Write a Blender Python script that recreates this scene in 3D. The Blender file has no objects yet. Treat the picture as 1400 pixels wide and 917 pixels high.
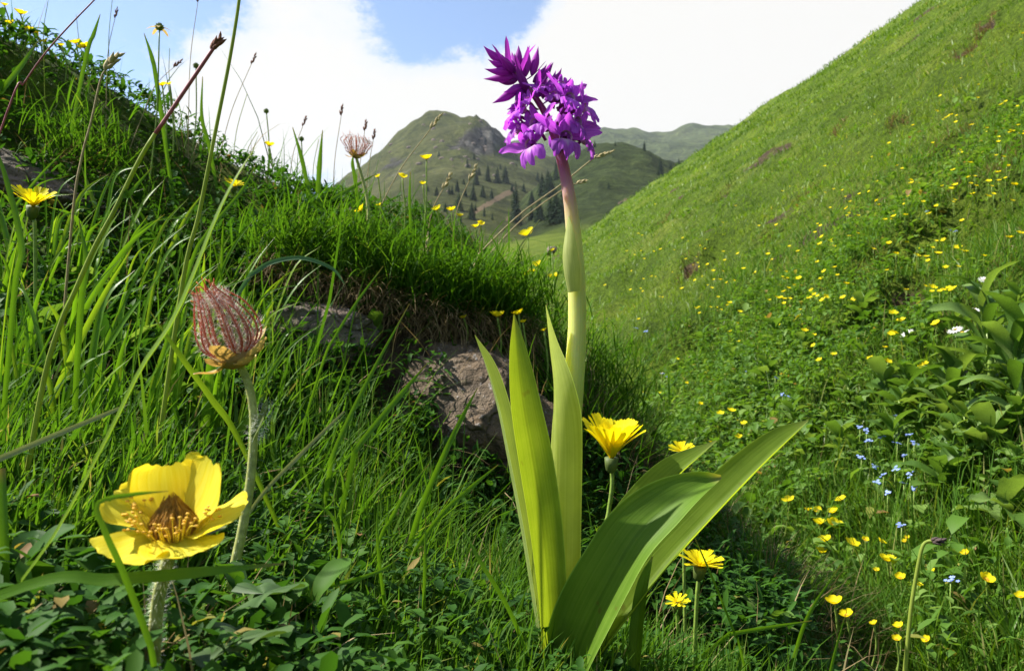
import bpy, bmesh, math, random
import numpy as np
from mathutils import Vector, Matrix, Euler
from mathutils.bvhtree import BVHTree

random.seed(7)
rng = np.random.default_rng(7)
R = math.radians
scene = bpy.context.scene
col = scene.collection

# ------------------------------------------------------------------ camera
FPX, CX, CY, PITCH = 1090.0, 700.0, 458.5, R(2.0)
cam_d = bpy.data.cameras.new('camera')
cam_d.sensor_width = 36.0
cam_d.lens = FPX / 1400.0 * 36.0
cam_d.clip_start = 0.005
cam_d.clip_end = 6000.0
cam_d.dof.use_dof = True
cam_d.dof.focus_distance = 0.42
cam_d.dof.aperture_fstop = 36.0
cam = bpy.data.objects.new('camera', cam_d)
col.objects.link(cam)
cam.location = (0, 0, 0)
cam.rotation_euler = (math.pi / 2 + PITCH, 0, 0)
scene.camera = cam

# ------------------------------------------------------------------ light
SUN = Vector((-0.66, 0.14, 0.74)).normalized()      # towards the sun
sun_el = math.asin(SUN.z)
sun_az = math.atan2(SUN.x, SUN.y)                   # from +Y towards +X
sun_d = bpy.data.lights.new('sun', 'SUN')
sun_d.energy = 5.0
sun_d.angle = R(0.53)
sun_d.color = (1.0, 0.95, 0.86)
sun = bpy.data.objects.new('sun', sun_d)
col.objects.link(sun)
sun.rotation_euler = (-SUN).to_track_quat('-Z', 'Y').to_euler()
sun.location = (-4, 2, 4)

scene.view_settings.view_transform = 'Standard'
scene.view_settings.look = 'None'
scene.view_settings.gamma = 1.0
scene.view_settings.exposure = 1.25
scene.view_settings.use_curve_mapping = False

cy = scene.cycles
cy.max_bounces = 6
cy.diffuse_bounces = 3
cy.glossy_bounces = 2
cy.transmission_bounces = 4
cy.transparent_max_bounces = 6
cy.volume_bounces = 0
cy.sample_clamp_indirect = 4.0
cy.caustics_reflective = False
cy.caustics_refractive = False
cy.use_denoising = True


def pix_dir(px, py):
    a = (px - CX) / FPX
    b = (CY - py) / FPX
    cp, sp = math.cos(PITCH), math.sin(PITCH)
    return np.array([a, cp - b * sp, sp + b * cp])


def at(px, py, y):
    """point seen at a photo pixel, on the vertical plane y metres ahead"""
    d = pix_dir(px, py)
    return d * (y / d[1])


def to_pix(P):
    P = np.asarray(P, float)
    cp, sp = math.cos(PITCH), math.sin(PITCH)
    f = P[..., 1] * cp + P[..., 2] * sp
    u = -P[..., 1] * sp + P[..., 2] * cp
    return CX + FPX * P[..., 0] / f, CY - FPX * u / f


# ------------------------------------------------------------------ world: sky with broken cloud
world = bpy.data.worlds.new('World')
scene.world = world
world.use_nodes = True
wn, wl = world.node_tree.nodes, world.node_tree.links
wn.clear()
w_out = wn.new('ShaderNodeOutputWorld')
w_bg = wn.new('ShaderNodeBackground')
w_bg.inputs['Strength'].default_value = 0.10
wl.new(w_bg.outputs[0], w_out.inputs[0])
w_sky = wn.new('ShaderNodeTexSky')
w_sky.sky_type = 'NISHITA'
w_sky.sun_disc = False
w_sky.sun_elevation = sun_el
w_sky.sun_rotation = sun_az
w_sky.altitude = 1800.0
w_sky.air_density = 1.0
w_sky.dust_density = 0.6
w_sky.ozone_density = 1.2
w_tc = wn.new('ShaderNodeTexCoord')


def w_math(op, a, b=None, c=None, clamp=False):
    n = wn.new('ShaderNodeMath')
    n.operation = op
    n.use_clamp = clamp
    for i, v in enumerate((a, b, c)):
        if v is None:
            continue
        if isinstance(v, (int, float)):
            n.inputs[i].default_value = v
        else:
            wl.new(v, n.inputs[i])
    return n.outputs[0]


def w_noise(scale, detail, rough, off=(0, 0, 0), stretch=(1, 1, 1.6)):
    mp = wn.new('ShaderNodeMapping')
    mp.inputs['Location'].default_value = off
    mp.inputs['Scale'].default_value = stretch
    wl.new(w_tc.outputs['Generated'], mp.inputs['Vector'])
    n = wn.new('ShaderNodeTexNoise')
    n.inputs['Scale'].default_value = scale
    n.inputs['Detail'].default_value = detail
    n.inputs['Roughness'].default_value = rough
    wl.new(mp.outputs[0], n.inputs['Vector'])
    return n.outputs['Fac']


def w_gap(px, py, rad):
    d = Vector(pix_dir(px, py)).normalized()
    vd = wn.new('ShaderNodeVectorMath')
    vd.operation = 'DISTANCE'
    wl.new(w_tc.outputs['Generated'], vd.inputs[0])
    vd.inputs[1].default_value = d
    mr = wn.new('ShaderNodeMapRange')
    mr.interpolation_type = 'SMOOTHSTEP'
    wl.new(vd.outputs['Value'], mr.inputs['Value'])
    mr.inputs['From Min'].default_value = 0.0
    mr.inputs['From Max'].default_value = rad
    mr.inputs['To Min'].default_value = 1.0
    mr.inputs['To Max'].default_value = 0.0
    return mr.outputs[0]


big = w_noise(2.1, 12.0, 0.64, off=(3.1, 0.4, 1.7))
fine = w_noise(6.5, 14.0, 0.72, off=(0.3, 5.0, 2.0))
dens = w_math('ADD', w_math('MULTIPLY', big, 1.35), w_math('MULTIPLY', fine, 1.7))
dens = w_math('SUBTRACT', dens, 1.40)
for gx, gy, gr, gs in ((650, 5, .15, .50), (555, 60, .09, .26), (715, 25, .08, .25), (590, -70, .20, .3), (170, 30, .20, .26), (40, 20, .18, .2), (290, 10, .10, .2)):
    dens = w_math('SUBTRACT', dens, w_math('MULTIPLY', w_gap(gx, gy, gr), gs))
for gx, gy, gr, gs in ((960, 70, .36, .75), (1150, -40, .40, .55), (400, 110, .24, .62), (330, 170, .16, .25), (740, 165, .22, .5), (610, 170, .2, .35), (175, 50, .05, .18), (860, -120, .3, .3)):
    dens = w_math('ADD', dens, w_math('MULTIPLY', w_gap(gx, gy, gr), gs))
mask = wn.new('ShaderNodeMapRange')
mask.interpolation_type = 'SMOOTHSTEP'
wl.new(dens, mask.inputs['Value'])
mask.inputs['From Min'].default_value = 0.10
mask.inputs['From Max'].default_value = 0.40
shade = wn.new('ShaderNodeValToRGB')
wl.new(dens, shade.inputs['Fac'])
shade.color_ramp.elements[0].position = 0.2
shade.color_ramp.elements[0].color = (3.5, 3.8, 4.2, 1)
shade.color_ramp.elements[1].position = 0.62
shade.color_ramp.elements[1].color = (4.05, 3.97, 3.8, 1)
w_mix = wn.new('ShaderNodeMix')
w_mix.data_type = 'RGBA'
wl.new(mask.outputs[0], w_mix.inputs['Factor'])
w_gain = wn.new('ShaderNodeVectorMath')
w_gain.operation = 'SCALE'
w_gain.inputs['Scale'].default_value = 1.0
wl.new(w_sky.outputs[0], w_gain.inputs[0])
wl.new(w_gain.outputs[0], w_mix.inputs[6])
wl.new(shade.outputs[0], w_mix.inputs[7])
wl.new(w_mix.outputs[2], w_bg.inputs['Color'])


# ------------------------------------------------------------------ numpy noise
def _hash(ix, iy, iz, seed):
    h = (ix * 374761393 + iy * 668265263 + iz * 2147483647 + seed * 974634777) & 0xFFFFFFFF
    h = ((h ^ (h >> 13)) * 1274126177) & 0xFFFFFFFF
    h = (h ^ (h >> 16)) & 0xFFFFFFFF
    return h.astype(np.float64) / 4294967295.0 * 2.0 - 1.0


def vnoise(x, y, z=0.0, seed=0):
    x, y, z = np.broadcast_arrays(np.asarray(x, float), np.asarray(y, float), np.asarray(z, float))
    ix, iy, iz = np.floor(x).astype(np.int64), np.floor(y).astype(np.int64), np.floor(z).astype(np.int64)
    fx, fy, fz = x - ix, y - iy, z - iz
    fx, fy, fz = fx * fx * (3 - 2 * fx), fy * fy * (3 - 2 * fy), fz * fz * (3 - 2 * fz)
    out = 0
    for dx in (0, 1):
        for dy in (0, 1):
            for dz in (0, 1):
                w = (fx if dx else 1 - fx) * (fy if dy else 1 - fy) * (fz if dz else 1 - fz)
                out = out + w * _hash(ix + dx, iy + dy, iz + dz, seed)
    return out


def fbm(x, y, z=0.0, octaves=4, seed=0, gain=0.5):
    s, a = 0, 1.0
    for o in range(octaves):
        s = s + a * vnoise(np.asarray(x) * 2 ** o, np.asarray(y) * 2 ** o, np.asarray(z) * 2 ** o, seed + o)
        a *= gain
    return s


def sstep(a, b, x):
    t = np.clip((np.asarray(x, float) - a) / (b - a), 0, 1)
    return t * t * (3 - 2 * t)


# ------------------------------------------------------------------ terrain height
# (photo pixel, metres ahead) for points of the grassy bank, all on its soil surface
_bank_px = [
    (0, 935, .20), (200, 945, .22), (450, 945, .29), (745, 925, .40), (960, 960, .47), (1150, 1010, .55),
    (-200, 760, .24), (0, 640, .40), (150, 650, .42), (350, 700, .46), (550, 760, .55), (660, 770, .62), (800, 790, .66),
    (-150, 480, .55), (0, 425, .62), (150, 430, .68), (300, 470, .72), (430, 540, .75), (560, 670, .67), (640, 710, .68), (800, 725, .72),
    (-150, 300, .74), (60, 325, .76), (60, 260, .82), (110, 235, .90),
    (430, 460, .82), (440, 400, .87), (600, 540, .79), (605, 430, .88), (700, 530, .85), (725, 445, .92),
    (-200, 60, .85), (0, 75, .97), (130, 128, 1.06), (300, 214, 1.2), (400, 264, 1.3), (500, 288, 1.36), (630, 334, 1.42), (690, 400, 1.36),
    (200, 250, .97), (340, 345, 1.0), (500, 375, 1.05), (600, 395, 1.1), (280, 350, .90),
    (760, 490, 1.18), (830, 600, 1.02), (900, 650, .95), (980, 720, .90), (1060, 820, .85),
]
_ctrl = [tuple(at(*p)) for p in _bank_px]
_ctrl += [(-1.4, .5, .16), (-1.5, 1.2, .30), (-1.2, 1.7, .30), (-.6, 1.75, .20), (-.2, 1.95, .0), (.1, 1.75, -.1), (-1.0, 2.8, .0), (-2.5, 2.5, .1),
          (-2.5, .5, .2), (-1.0, -.6, .0), (0, -.6, -.22), (.6, -.6, -.4), (-.06, .08, -.10), (0.02, .16, -.135), (.25, .1, -.22), (.5, .2, -.33), (-2, -2, .1), (0, -2, -.3),
          (.3, 1.3, -.3), (.6, 1.0, -.42), (.8, .6, -.5), (.4, 2.2, -.5), (1.2, 1.5, -.6)]
_ctrl = np.array(_ctrl)


def _tps(r2):
    return np.where(r2 > 1e-12, 0.5 * r2 * np.log(np.maximum(r2, 1e-12)), 0.0)


_n = len(_ctrl)
_A = np.zeros((_n + 3, _n + 3))
_r2 = ((_ctrl[:, None, :2] - _ctrl[None, :, :2]) ** 2).sum(-1)
_A[:_n, :_n] = _tps(_r2) + np.eye(_n) * 0.0015
_A[:_n, _n] = 1
_A[:_n, _n + 1:] = _ctrl[:, :2]
_A[_n:, :_n] = _A[:_n, _n:].T
_w = np.linalg.solve(_A, np.concatenate([_ctrl[:, 2], np.zeros(3)]))


def bank_h(x, y):
    x, y = np.asarray(x, float), np.asarray(y, float)
    sh = x.shape
    xf, yf = x.ravel(), y.ravel()
    out = np.empty(len(xf))
    for i in range(0, len(xf), 20000):
        xs, ys = xf[i:i + 20000], yf[i:i + 20000]
        r2 = (xs[:, None] - _ctrl[None, :, 0]) ** 2 + (ys[:, None] - _ctrl[None, :, 1]) ** 2
        out[i:i + 20000] = _tps(r2) @ _w[:_n] + _w[_n] + _w[_n + 1] * xs + _w[_n + 2] * ys
    out = out.reshape(sh)
    r = np.hypot(x, y)
    # the bank is a local hump: away from it the valley slope takes over
    return out - 0.9 * sstep(1.9, 3.6, r) - 3.0 * sstep(3.0, 9.0, r)


HA, HB, HZ = 0.70, 0.142, -1.05


def hill_h(x, y):
    x, y = np.asarray(x, float), np.asarray(y, float)
    r = np.hypot(x, y)
    u = x - 0.024 * np.maximum(y, 0) + 0.5
    wd = 0.18 + 0.035 * np.minimum(r, 60)
    sp = wd * np.logaddexp(0, np.clip(u / wd, -60, 60))
    s = HZ + HB * np.where(y > 0, y, 0.25 * y) + HA * sp - (0.72 / 1500.0) * r * r
    # uneven turf: steps, humps and hollows that grow with the hill
    q = np.minimum(r, 30)
    s = s + 0.018 * fbm(x * 5, y * 5, seed=11, octaves=3) * np.minimum(1, r)
    s = s + 0.045 * fbm(x * 1.3 + 7, y * 1.0, seed=21, octaves=3) * sstep(1.0, 4.0, r)
    s = s + 0.16 * fbm(x * .42, y * .30 + 3, seed=31, octaves=3) * sstep(3.0, 11.0, r)
    s = s + 0.55 * fbm(x * .11, y * .08 + 9, seed=41, octaves=3) * sstep(10, 35, r)
    s = s - .11 * sstep(.35, .85, fbm(x * 1.7 + 2, y * 1.4, seed=36, octaves=3)) * sstep(.9, 1.4, r) * (1 - sstep(6, 12, r))
    s = s + .03 * vnoise(x * 3.1, y * 2.7, seed=37) * sstep(1.0, 1.8, r)
    # foot-worn ledges along the slope
    lev = (s * 1.9 + 0.35 * fbm(x * .5, y * .25, seed=51, octaves=2))
    s = s + 0.05 * np.sin(lev * 2 * math.pi) * sstep(2.5, 6.0, r) * sstep(.3, 1.2, u)
    return s


_scr = []


def scrape_at(x, y):
    """0..1 where the slope turf is torn open"""
    m = np.zeros(np.shape(x))
    if not _scr:
        return m
    wob = 1 + .5 * fbm(np.asarray(x) * 6, np.asarray(y) * 6, seed=81, octaves=3)
    for (sx, sy, ra, rb, an) in _scr:
        dx, dy = x - sx, y - sy
        u = (dx * math.cos(an) + dy * math.sin(an)) / ra
        v = (-dx * math.sin(an) + dy * math.cos(an)) / rb
        m = np.maximum(m, 1 - sstep(.55, 1.15, np.hypot(u, v) * wob))
    return m


def H(x, y):
    b = bank_h(x, y)
    h = hill_h(x, y) - .10 * scrape_at(x, y) * np.minimum(1, np.hypot(x, y) * .25)
    r = np.hypot(x, y)
    near = 1 - sstep(2.2, 4.0, r)
    b = b + 0.012 * fbm(np.asarray(x) * 9, np.asarray(y) * 9, seed=61, octaves=3) * sstep(.3, .7, r)
    k = 0.05
    m = np.maximum(b, h) + k * np.log1p(np.exp(-np.abs(b - h) / k)) * near * .6
    return m


def H1(x, y):
    return float(H(np.array([x]), np.array([y]))[0])


def cast(px, py, h=0.0, y0=0.12, y1=80.0):
    """first point along a photo ray that lies h metres above the ground"""
    d = pix_dir(px, py)
    t = np.geomspace(y0, y1, 700)
    P = d[None, :] * t[:, None]
    g = H(P[:, 0], P[:, 1]) + h - P[:, 2]
    i = np.argmax(g > 0)
    if g[i] <= 0:
        return None
    return P[i]


for (px, py, wpx, asp, an) in ((940, 368, 20, .35, 1.1), (1300, 205, 26, .5, .7), (1372, 222, 22, .6, .7), (1330, 440, 34, .7, .5), (1320, 62, 26, .35, .8), (1345, 40, 16, .4, .8), (1105, 265, 12, .5, .6),
                               (1185, 388, 20, .5, .7), (1230, 165, 14, .4, .8), (985, 272, 9, .5, .6), (1235, 430, 20, .5, .6), (1310, 255, 12, .5, .6), (1060, 310, 9, .5, .6), (1385, 345, 16, .5, .4), (1150, 170, 10, .4, .7), (905, 305, 8, .5, .6)):
    P = cast(px, py)
    if P is not None:
        r_ = wpx * P[1] / FPX
        _scr.append((P[0], P[1], r_ * 1.6, r_ * 1.6 * asp, an))


# ------------------------------------------------------------------ mesh helpers
def mesh_np(name, V, F, mat=None, attrs=None, smooth=True):
    """V (n,3); F list of integer arrays (m,3) or (m,4)"""
    if not isinstance(F, (list, tuple)):
        F = [F]
    F = [np.asarray(f, np.int32) for f in F if len(f)]
    me = bpy.data.meshes.new(name)
    V = np.asarray(V, np.float32)
    me.vertices.add(len(V))
    me.vertices.foreach_set('co', V.ravel())
    loops = np.concatenate([f.ravel() for f in F])
    counts = np.concatenate([np.full(len(f), f.shape[1], np.int32) for f in F])
    starts = np.concatenate([[0], np.cumsum(counts)[:-1]]).astype(np.int32)
    me.loops.add(len(loops))
    me.loops.foreach_set('vertex_index', loops)
    me.polygons.add(len(counts))
    me.polygons.foreach_set('loop_start', starts)
    me.polygons.foreach_set('loop_total', counts)
    me.polygons.foreach_set('use_smooth', np.full(len(counts), bool(smooth)))
    me.update(calc_edges=True)
    for k, v in (attrs or {}).items():
        a = me.attributes.new(k, 'FLOAT', 'POINT')
        a.data.foreach_set('value', np.asarray(v, np.float32).ravel())
    if mat:
        me.materials.append(mat)
    return me


def link(name, data, parent=None, loc=None, rot=None, scl=None):
    o = bpy.data.objects.new(name, data)
    col.objects.link(o)
    if loc is not None:
        o.location = loc
    if rot is not None:
        o.rotation_euler = rot
    if scl is not None:
        o.scale = (scl,) * 3 if isinstance(scl, (int, float)) else scl
    if parent is not None:
        o.parent = parent
    return o


def tag(o, label=None, cat=None, group=None, kind=None):
    for k, v in (('label', label), ('category', cat), ('group', group), ('kind', kind)):
        if v:
            o[k] = v
    return o


def thing(name, label, cat, loc=(0, 0, 0), rot=(0, 0, 0), group=None, scl=None):
    return tag(link(name, None, None, loc, rot, scl), label, cat, group)


class Acc:
    """collects shapes into one mesh"""
    def __init__(self):
        self.V, self.F, self.n, self.A = [], {3: [], 4: []}, 0, {}

    def add(self, V, F, **attrs):
        V = np.asarray(V, float)
        if not isinstance(F, (list, tuple)):
            F = [F]
        for f in F:
            f = np.asarray(f)
            if len(f):
                self.F[f.shape[1]].append(f + self.n)
        self.V.append(V)
        for k, v in attrs.items():
            self.A.setdefault(k, []).append((self.n, np.broadcast_to(np.asarray(v, float), (len(V),))))
        self.n += len(V)
        return self

    def mesh(self, name, mat, smooth=True, origin=(0, 0, 0)):
        V = np.concatenate(self.V) - np.asarray(origin, float)
        at_ = {}
        for k, lst in self.A.items():
            a = np.zeros(self.n)
            for s, v in lst:
                a[s:s + len(v)] = v
            at_[k] = a
        return mesh_np(name, V, [np.concatenate(f) for f in self.F.values() if f], mat, at_, smooth)

    def part(self, name, mat, parent=None, smooth=True):
        o = (0, 0, 0) if parent is None else np.array(parent.matrix_world.translation if parent.parent else parent.location)
        if parent is not None and parent.parent is not None:
            o = np.array(parent.parent.location) + np.array(parent.location)
        return link(name, self.mesh(name, mat, smooth, o), parent)


def smooth_path(pts, n):
    """Catmull-Rom through pts (k,m), n samples"""
    P = np.asarray(pts, float)
    k = len(P)
    if k == 2:
        t = np.linspace(0, 1, n)[:, None]
        return P[0] * (1 - t) + P[1] * t
    E = np.vstack([2 * P[0] - P[1], P, 2 * P[-1] - P[-2]])
    s = np.linspace(0, k - 1, n)
    i = np.minimum(s.astype(int), k - 2)
    t = (s - i)[:, None]
    p0, p1, p2, p3 = E[i], E[i + 1], E[i + 2], E[i + 3]
    return 0.5 * ((2 * p1) + (-p0 + p2) * t + (2 * p0 - 5 * p1 + 4 * p2 - p3) * t ** 2 + (-p0 + 3 * p1 - 3 * p2 + p3) * t ** 3)


def nrm(v):
    v = np.asarray(v, float)
    return v / np.maximum(np.linalg.norm(v, axis=-1, keepdims=True), 1e-12)


def tube(pts, rad, sides=8, cap=True):
    P = np.asarray(pts, float)
    n = len(P)
    rad = np.broadcast_to(np.asarray(rad, float), (n,))
    T = nrm(np.gradient(P, axis=0))
    ref = np.array([0, 0, 1.0]) if abs(T[0][2]) < .9 else np.array([1.0, 0, 0])
    N = nrm(np.cross(np.cross(T[0], ref), T[0]))
    Ns = []
    for i in range(n):
        N = nrm(N - T[i] * np.dot(N, T[i]))
        Ns.append(N)
    Ns = np.array(Ns)
    B = np.cross(T, Ns)
    a = np.linspace(0, 2 * math.pi, sides, endpoint=False)
    V = P[:, None, :] + rad[:, None, None] * (np.cos(a)[None, :, None] * Ns[:, None, :] + np.sin(a)[None, :, None] * B[:, None, :])
    V = V.reshape(-1, 3)
    F = []
    for i in range(n - 1):
        j = np.arange(sides)
        F.append(np.stack([i * sides + j, i * sides + (j + 1) % sides, (i + 1) * sides + (j + 1) % sides, (i + 1) * sides + j], 1))
    F = [np.concatenate(F)]
    if cap:
        m = len(V)
        V = np.vstack([V, P[:1], P[-1:]])
        j = np.arange(sides)
        F.append(np.stack([np.full(sides, m), (j + 1) % sides, j], 1))
        F.append(np.stack([np.full(sides, m + 1), (n - 1) * sides + j, (n - 1) * sides + (j + 1) % sides], 1))
    return V, F


def ribbon(center, width, arc, nhint, ncross=7, wave=0.0, wfreq=5.0, seed=0, crease=0.0):
    """leaf or petal blade: midrib centre (n,3), full width (n,), half arc angle (n,), nhint = upper side.
    returns V, F, and per-vertex across (-1..1) and along (0..1)"""
    C = np.asarray(center, float)
    n = len(C)
    W = np.broadcast_to(np.asarray(width, float), (n,))
    A = np.maximum(np.broadcast_to(np.asarray(arc, float), (n,)), 1e-3)
    T = nrm(np.gradient(C, axis=0))
    NH = np.broadcast_to(np.asarray(nhint, float), (n, 3))
    S = nrm(np.cross(T, NH))
    N = np.cross(S, T)
    v = np.linspace(-1, 1, ncross)
    h = W / 2
    Rr = h / A
    ph = A[:, None] * v[None, :]
    V = C[:, None, :] + S[:, None, :] * (Rr[:, None] * np.sin(ph))[..., None] + N[:, None, :] * (Rr[:, None] * (1 - np.cos(ph)))[..., None]
    t = np.linspace(0, 1, n)
    if crease:
        V = V + N[:, None, :] * (crease * h[:, None] * np.abs(v)[None, :] ** .8)[..., None]
    if wave:
        d = wave * (v[None, :] ** 2) * np.sin(t[:, None] * wfreq * 2 * math.pi + np.sign(v)[None, :] * 1.3 + seed)
        V = V + N[:, None, :] * d[..., None]
    i, j = np.meshgrid(np.arange(n - 1), np.arange(ncross - 1), indexing='ij')
    a = (i * ncross + j).ravel()
    F = np.stack([a, a + 1, a + ncross + 1, a + ncross], 1)
    return V.reshape(-1, 3), F, np.tile(v, n), np.repeat(t, ncross)


def wprofile(n, kind='lance', base=.5, peak=.4):
    t = np.linspace(0, 1, n)
    if kind == 'lance':        # widest at peak, pointed tip
        up = base + (1 - base) * sstep(0, peak, t)
        dn = np.sqrt(np.clip(1 - ((t - peak) / (1 - peak)) ** 2, 0, 1)) ** .9
        w = np.where(t < peak, up, dn)
    elif kind == 'ob':         # obovate, blunt tip
        w = base + (1 - base) * sstep(0, .7, t)
        w = np.where(t > .7, np.sqrt(np.clip(1 - ((t - .7) / .3) ** 2, 0, 1)), w)
    else:
        w = 1 - t ** 2
    return np.maximum(w, .012)


def blades(base, length, width, az, lean, curve, segs=3, up=None, twist=None):
    """many grass blades at once -> V, F list, along (0..1) per vertex, index per vertex"""
    n = len(base)
    t = np.linspace(0, 1, segs + 1)
    ph = lean[:, None] + curve[:, None] * t[None, :]
    hx = np.sin(ph)
    hz = np.cos(ph)
    ds = length[:, None] / segs
    X = np.concatenate([np.zeros((n, 1)), np.cumsum((hx[:, :-1] + hx[:, 1:]) / 2 * ds, 1)], 1)
    Z = np.concatenate([np.zeros((n, 1)), np.cumsum((hz[:, :-1] + hz[:, 1:]) / 2 * ds, 1)], 1)
    dirh = np.stack([np.cos(az), np.sin(az), np.zeros(n)], 1)
    UP = np.array([0, 0, 1.0])[None, :] if up is None else up
    C = base[:, None, :] + X[..., None] * dirh[:, None, :] + Z[..., None] * UP[:, None, :]
    tw = rng.normal(0, .7, n) if twist is None else twist
    sa = az + math.pi / 2 + tw
    S = np.stack([np.cos(sa), np.sin(sa), np.zeros(n)], 1)
    wp = width[:, None] * .5 * np.array([.75, 1.0, .82, .5, .3][:segs + 1] if segs <= 4 else 1 - t ** 2)[None, :]
    L = C[:, :-1] - S[:, None, :] * wp[:, :-1, None]
    Rr = C[:, :-1] + S[:, None, :] * wp[:, :-1, None]
    V = np.concatenate([L, Rr, C[:, -1:]], 1)
    k = 2 * segs + 1
    V = V.reshape(-1, 3)
    o = (np.arange(n) * k)[:, None]
    Q = []
    for s in range(segs - 1):
        Q.append(np.concatenate([o + s, o + segs + s, o + segs + s + 1, o + s + 1], 1))
    tri = np.concatenate([o + segs - 1, o + 2 * segs - 1, o + 2 * segs], 1)
    along = np.tile(np.concatenate([t[:-1], t[:-1], [1.0]]), n)
    return V, [np.concatenate(Q), tri] if Q else [tri], along, np.repeat(np.arange(n), k)


def leaves(base, length, width, az, pitch, bend, fold=.35):
    """many small oval leaves: 8 vertices each"""
    n = len(base)
    dh = np.stack([np.cos(az), np.sin(az), np.zeros(n)], 1)
    sd = np.stack([-np.sin(az), np.cos(az), np.zeros(n)], 1)
    UPv = np.array([0, 0, 1.0])

    def pt(t, v):
        p = pitch - bend * t
        c = base + (length * t)[:, None] * (np.cos(p)[:, None] * dh + np.sin(p)[:, None] * UPv)
        if v:
            nn = -np.sin(p)[:, None] * dh + np.cos(p)[:, None] * UPv
            c = c + (v * width / 2)[:, None] * sd + (abs(v) * width / 2 * fold)[:, None] * nn
        return c
    one = np.ones(n)
    pts = [pt(0 * one, 0), pt(.32 * one, -.85), pt(.30 * one, 0), pt(.32 * one, .85), pt(.72 * one, -.8), pt(.70 * one, 0), pt(.72 * one, .8), pt(one, 0)]
    V = np.stack(pts, 1).reshape(-1, 3)
    o = (np.arange(n) * 8)[:, None]
    tri = np.concatenate([o + np.array([[0, 2, 1]]), o + np.array([[0, 3, 2]]), o + np.array([[4, 5, 7]]), o + np.array([[5, 6, 7]])])
    quad = np.concatenate([o + np.array([[1, 2, 5, 4]]), o + np.array([[2, 3, 6, 5]])])
    return V, [tri, quad], np.repeat(np.arange(n), 8)


# ------------------------------------------------------------------ materials
def new_mat(name):
    m = bpy.data.materials.new(name)
    m.use_nodes = True
    nt = m.node_tree
    nt.nodes.clear()
    out = nt.nodes.new('ShaderNodeOutputMaterial')
    return m, nt, out


def ramp_node(nt, fac, stops, interp='LINEAR'):
    r = nt.nodes.new('ShaderNodeValToRGB')
    r.color_ramp.interpolation = interp
    el = r.color_ramp.elements
    while len(el) < len(stops):
        el.new(0.5)
    for e, (p, c) in zip(el, stops):
        e.position = p
        e.color = (*c, 1)
    if fac is not None:
        nt.links.new(fac, r.inputs['Fac'])
    return r.outputs['Color']


def attr_node(nt, name):
    a = nt.nodes.new('ShaderNodeAttribute')
    a.attribute_name = name
    return a.outputs['Fac']


def noise_node(nt, scale, detail=4, rough=.55, vec=None, coord='Object', dist=0.0):
    n = nt.nodes.new('ShaderNodeTexNoise')
    n.inputs['Scale'].default_value = scale
    n.inputs['Detail'].default_value = detail
    n.inputs['Roughness'].default_value = rough
    n.inputs['Distortion'].default_value = dist
    if vec is None:
        tc = nt.nodes.new('ShaderNodeTexCoord')
        vec = tc.outputs[coord]
    nt.links.new(vec, n.inputs['Vector'])
    return n.outputs['Fac']


def mixc(nt, fac, a, b, mode='MIX'):
    m = nt.nodes.new('ShaderNodeMix')
    m.data_type = 'RGBA'
    m.blend_type = mode
    for sock, v in ((m.inputs['Factor'], fac), (m.inputs[6], a), (m.inputs[7], b)):
        if isinstance(v, (int, float)):
            sock.default_value = v
        elif isinstance(v, tuple):
            sock.default_value = (*v, 1)
        else:
            nt.links.new(v, sock)
    return m.outputs[2]


def mth(nt, op, a, b=None, c=None, clamp=False):
    n = nt.nodes.new('ShaderNodeMath')
    n.operation = op
    n.use_clamp = clamp
    for i, v in enumerate((a, b, c)):
        if v is None:
            continue
        if isinstance(v, (int, float)):
            n.inputs[i].default_value = v
        else:
            nt.links.new(v, n.inputs[i])
    return n.outputs[0]


def bump_node(nt, height, strength=.3, dist=.01):
    b = nt.nodes.new('ShaderNodeBump')
    b.inputs['Strength'].default_value = strength
    b.inputs['Distance'].default_value = dist
    nt.links.new(height, b.inputs['Height'])
    return b.outputs['Normal']


def obj_vary(nt, c, lo=.78, hi=1.15):
    oi = nt.nodes.new('ShaderNodeObjectInfo')
    return mixc(nt, 1.0, c, ramp_node(nt, oi.outputs['Random'], [(0, (lo, lo, lo)), (1, (hi, hi, hi))]), 'MULTIPLY')


def finish_leaf(nt, out, color, trans, rough, tint, spec=.4, normal=None):
    p = nt.nodes.new('ShaderNodeBsdfPrincipled')
    p.inputs['Roughness'].default_value = rough
    p.inputs['Specular IOR Level'].default_value = spec
    nt.links.new(color, p.inputs['Base Color'])
    t = nt.nodes.new('ShaderNodeBsdfTranslucent')
    tc = mixc(nt, 1.0, color, tint, 'MULTIPLY')
    nt.links.new(tc, t.inputs['Color'])
    if normal is not None:
        nt.links.new(normal, p.inputs['Normal'])
    mx = nt.nodes.new('ShaderNodeMixShader')
    mx.inputs[0].default_value = trans
    nt.links.new(p.outputs[0], mx.inputs[1])
    nt.links.new(t.outputs[0], mx.inputs[2])
    nt.links.new(mx.outputs[0], out.inputs[0])


def leaf_mat(name, stops, trans=.42, rough=.42, tint=(1.5, 1.45, .55), nscale=0, spec=.4, patch=None):
    """plant tissue: colour picked by the per-leaf attribute var, thin enough to glow against the sun"""
    m, nt, out = new_mat(name)
    c = ramp_node(nt, attr_node(nt, 'var'), stops)
    if nscale:
        n = noise_node(nt, nscale, 3)
        c = mixc(nt, .55, c, ramp_node(nt, n, [(.3, (.55, .55, .55)), (.7, (1.3, 1.3, 1.2))]), 'MULTIPLY')
    finish_leaf(nt, out, c, trans, rough, tint, spec)
    return m


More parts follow.
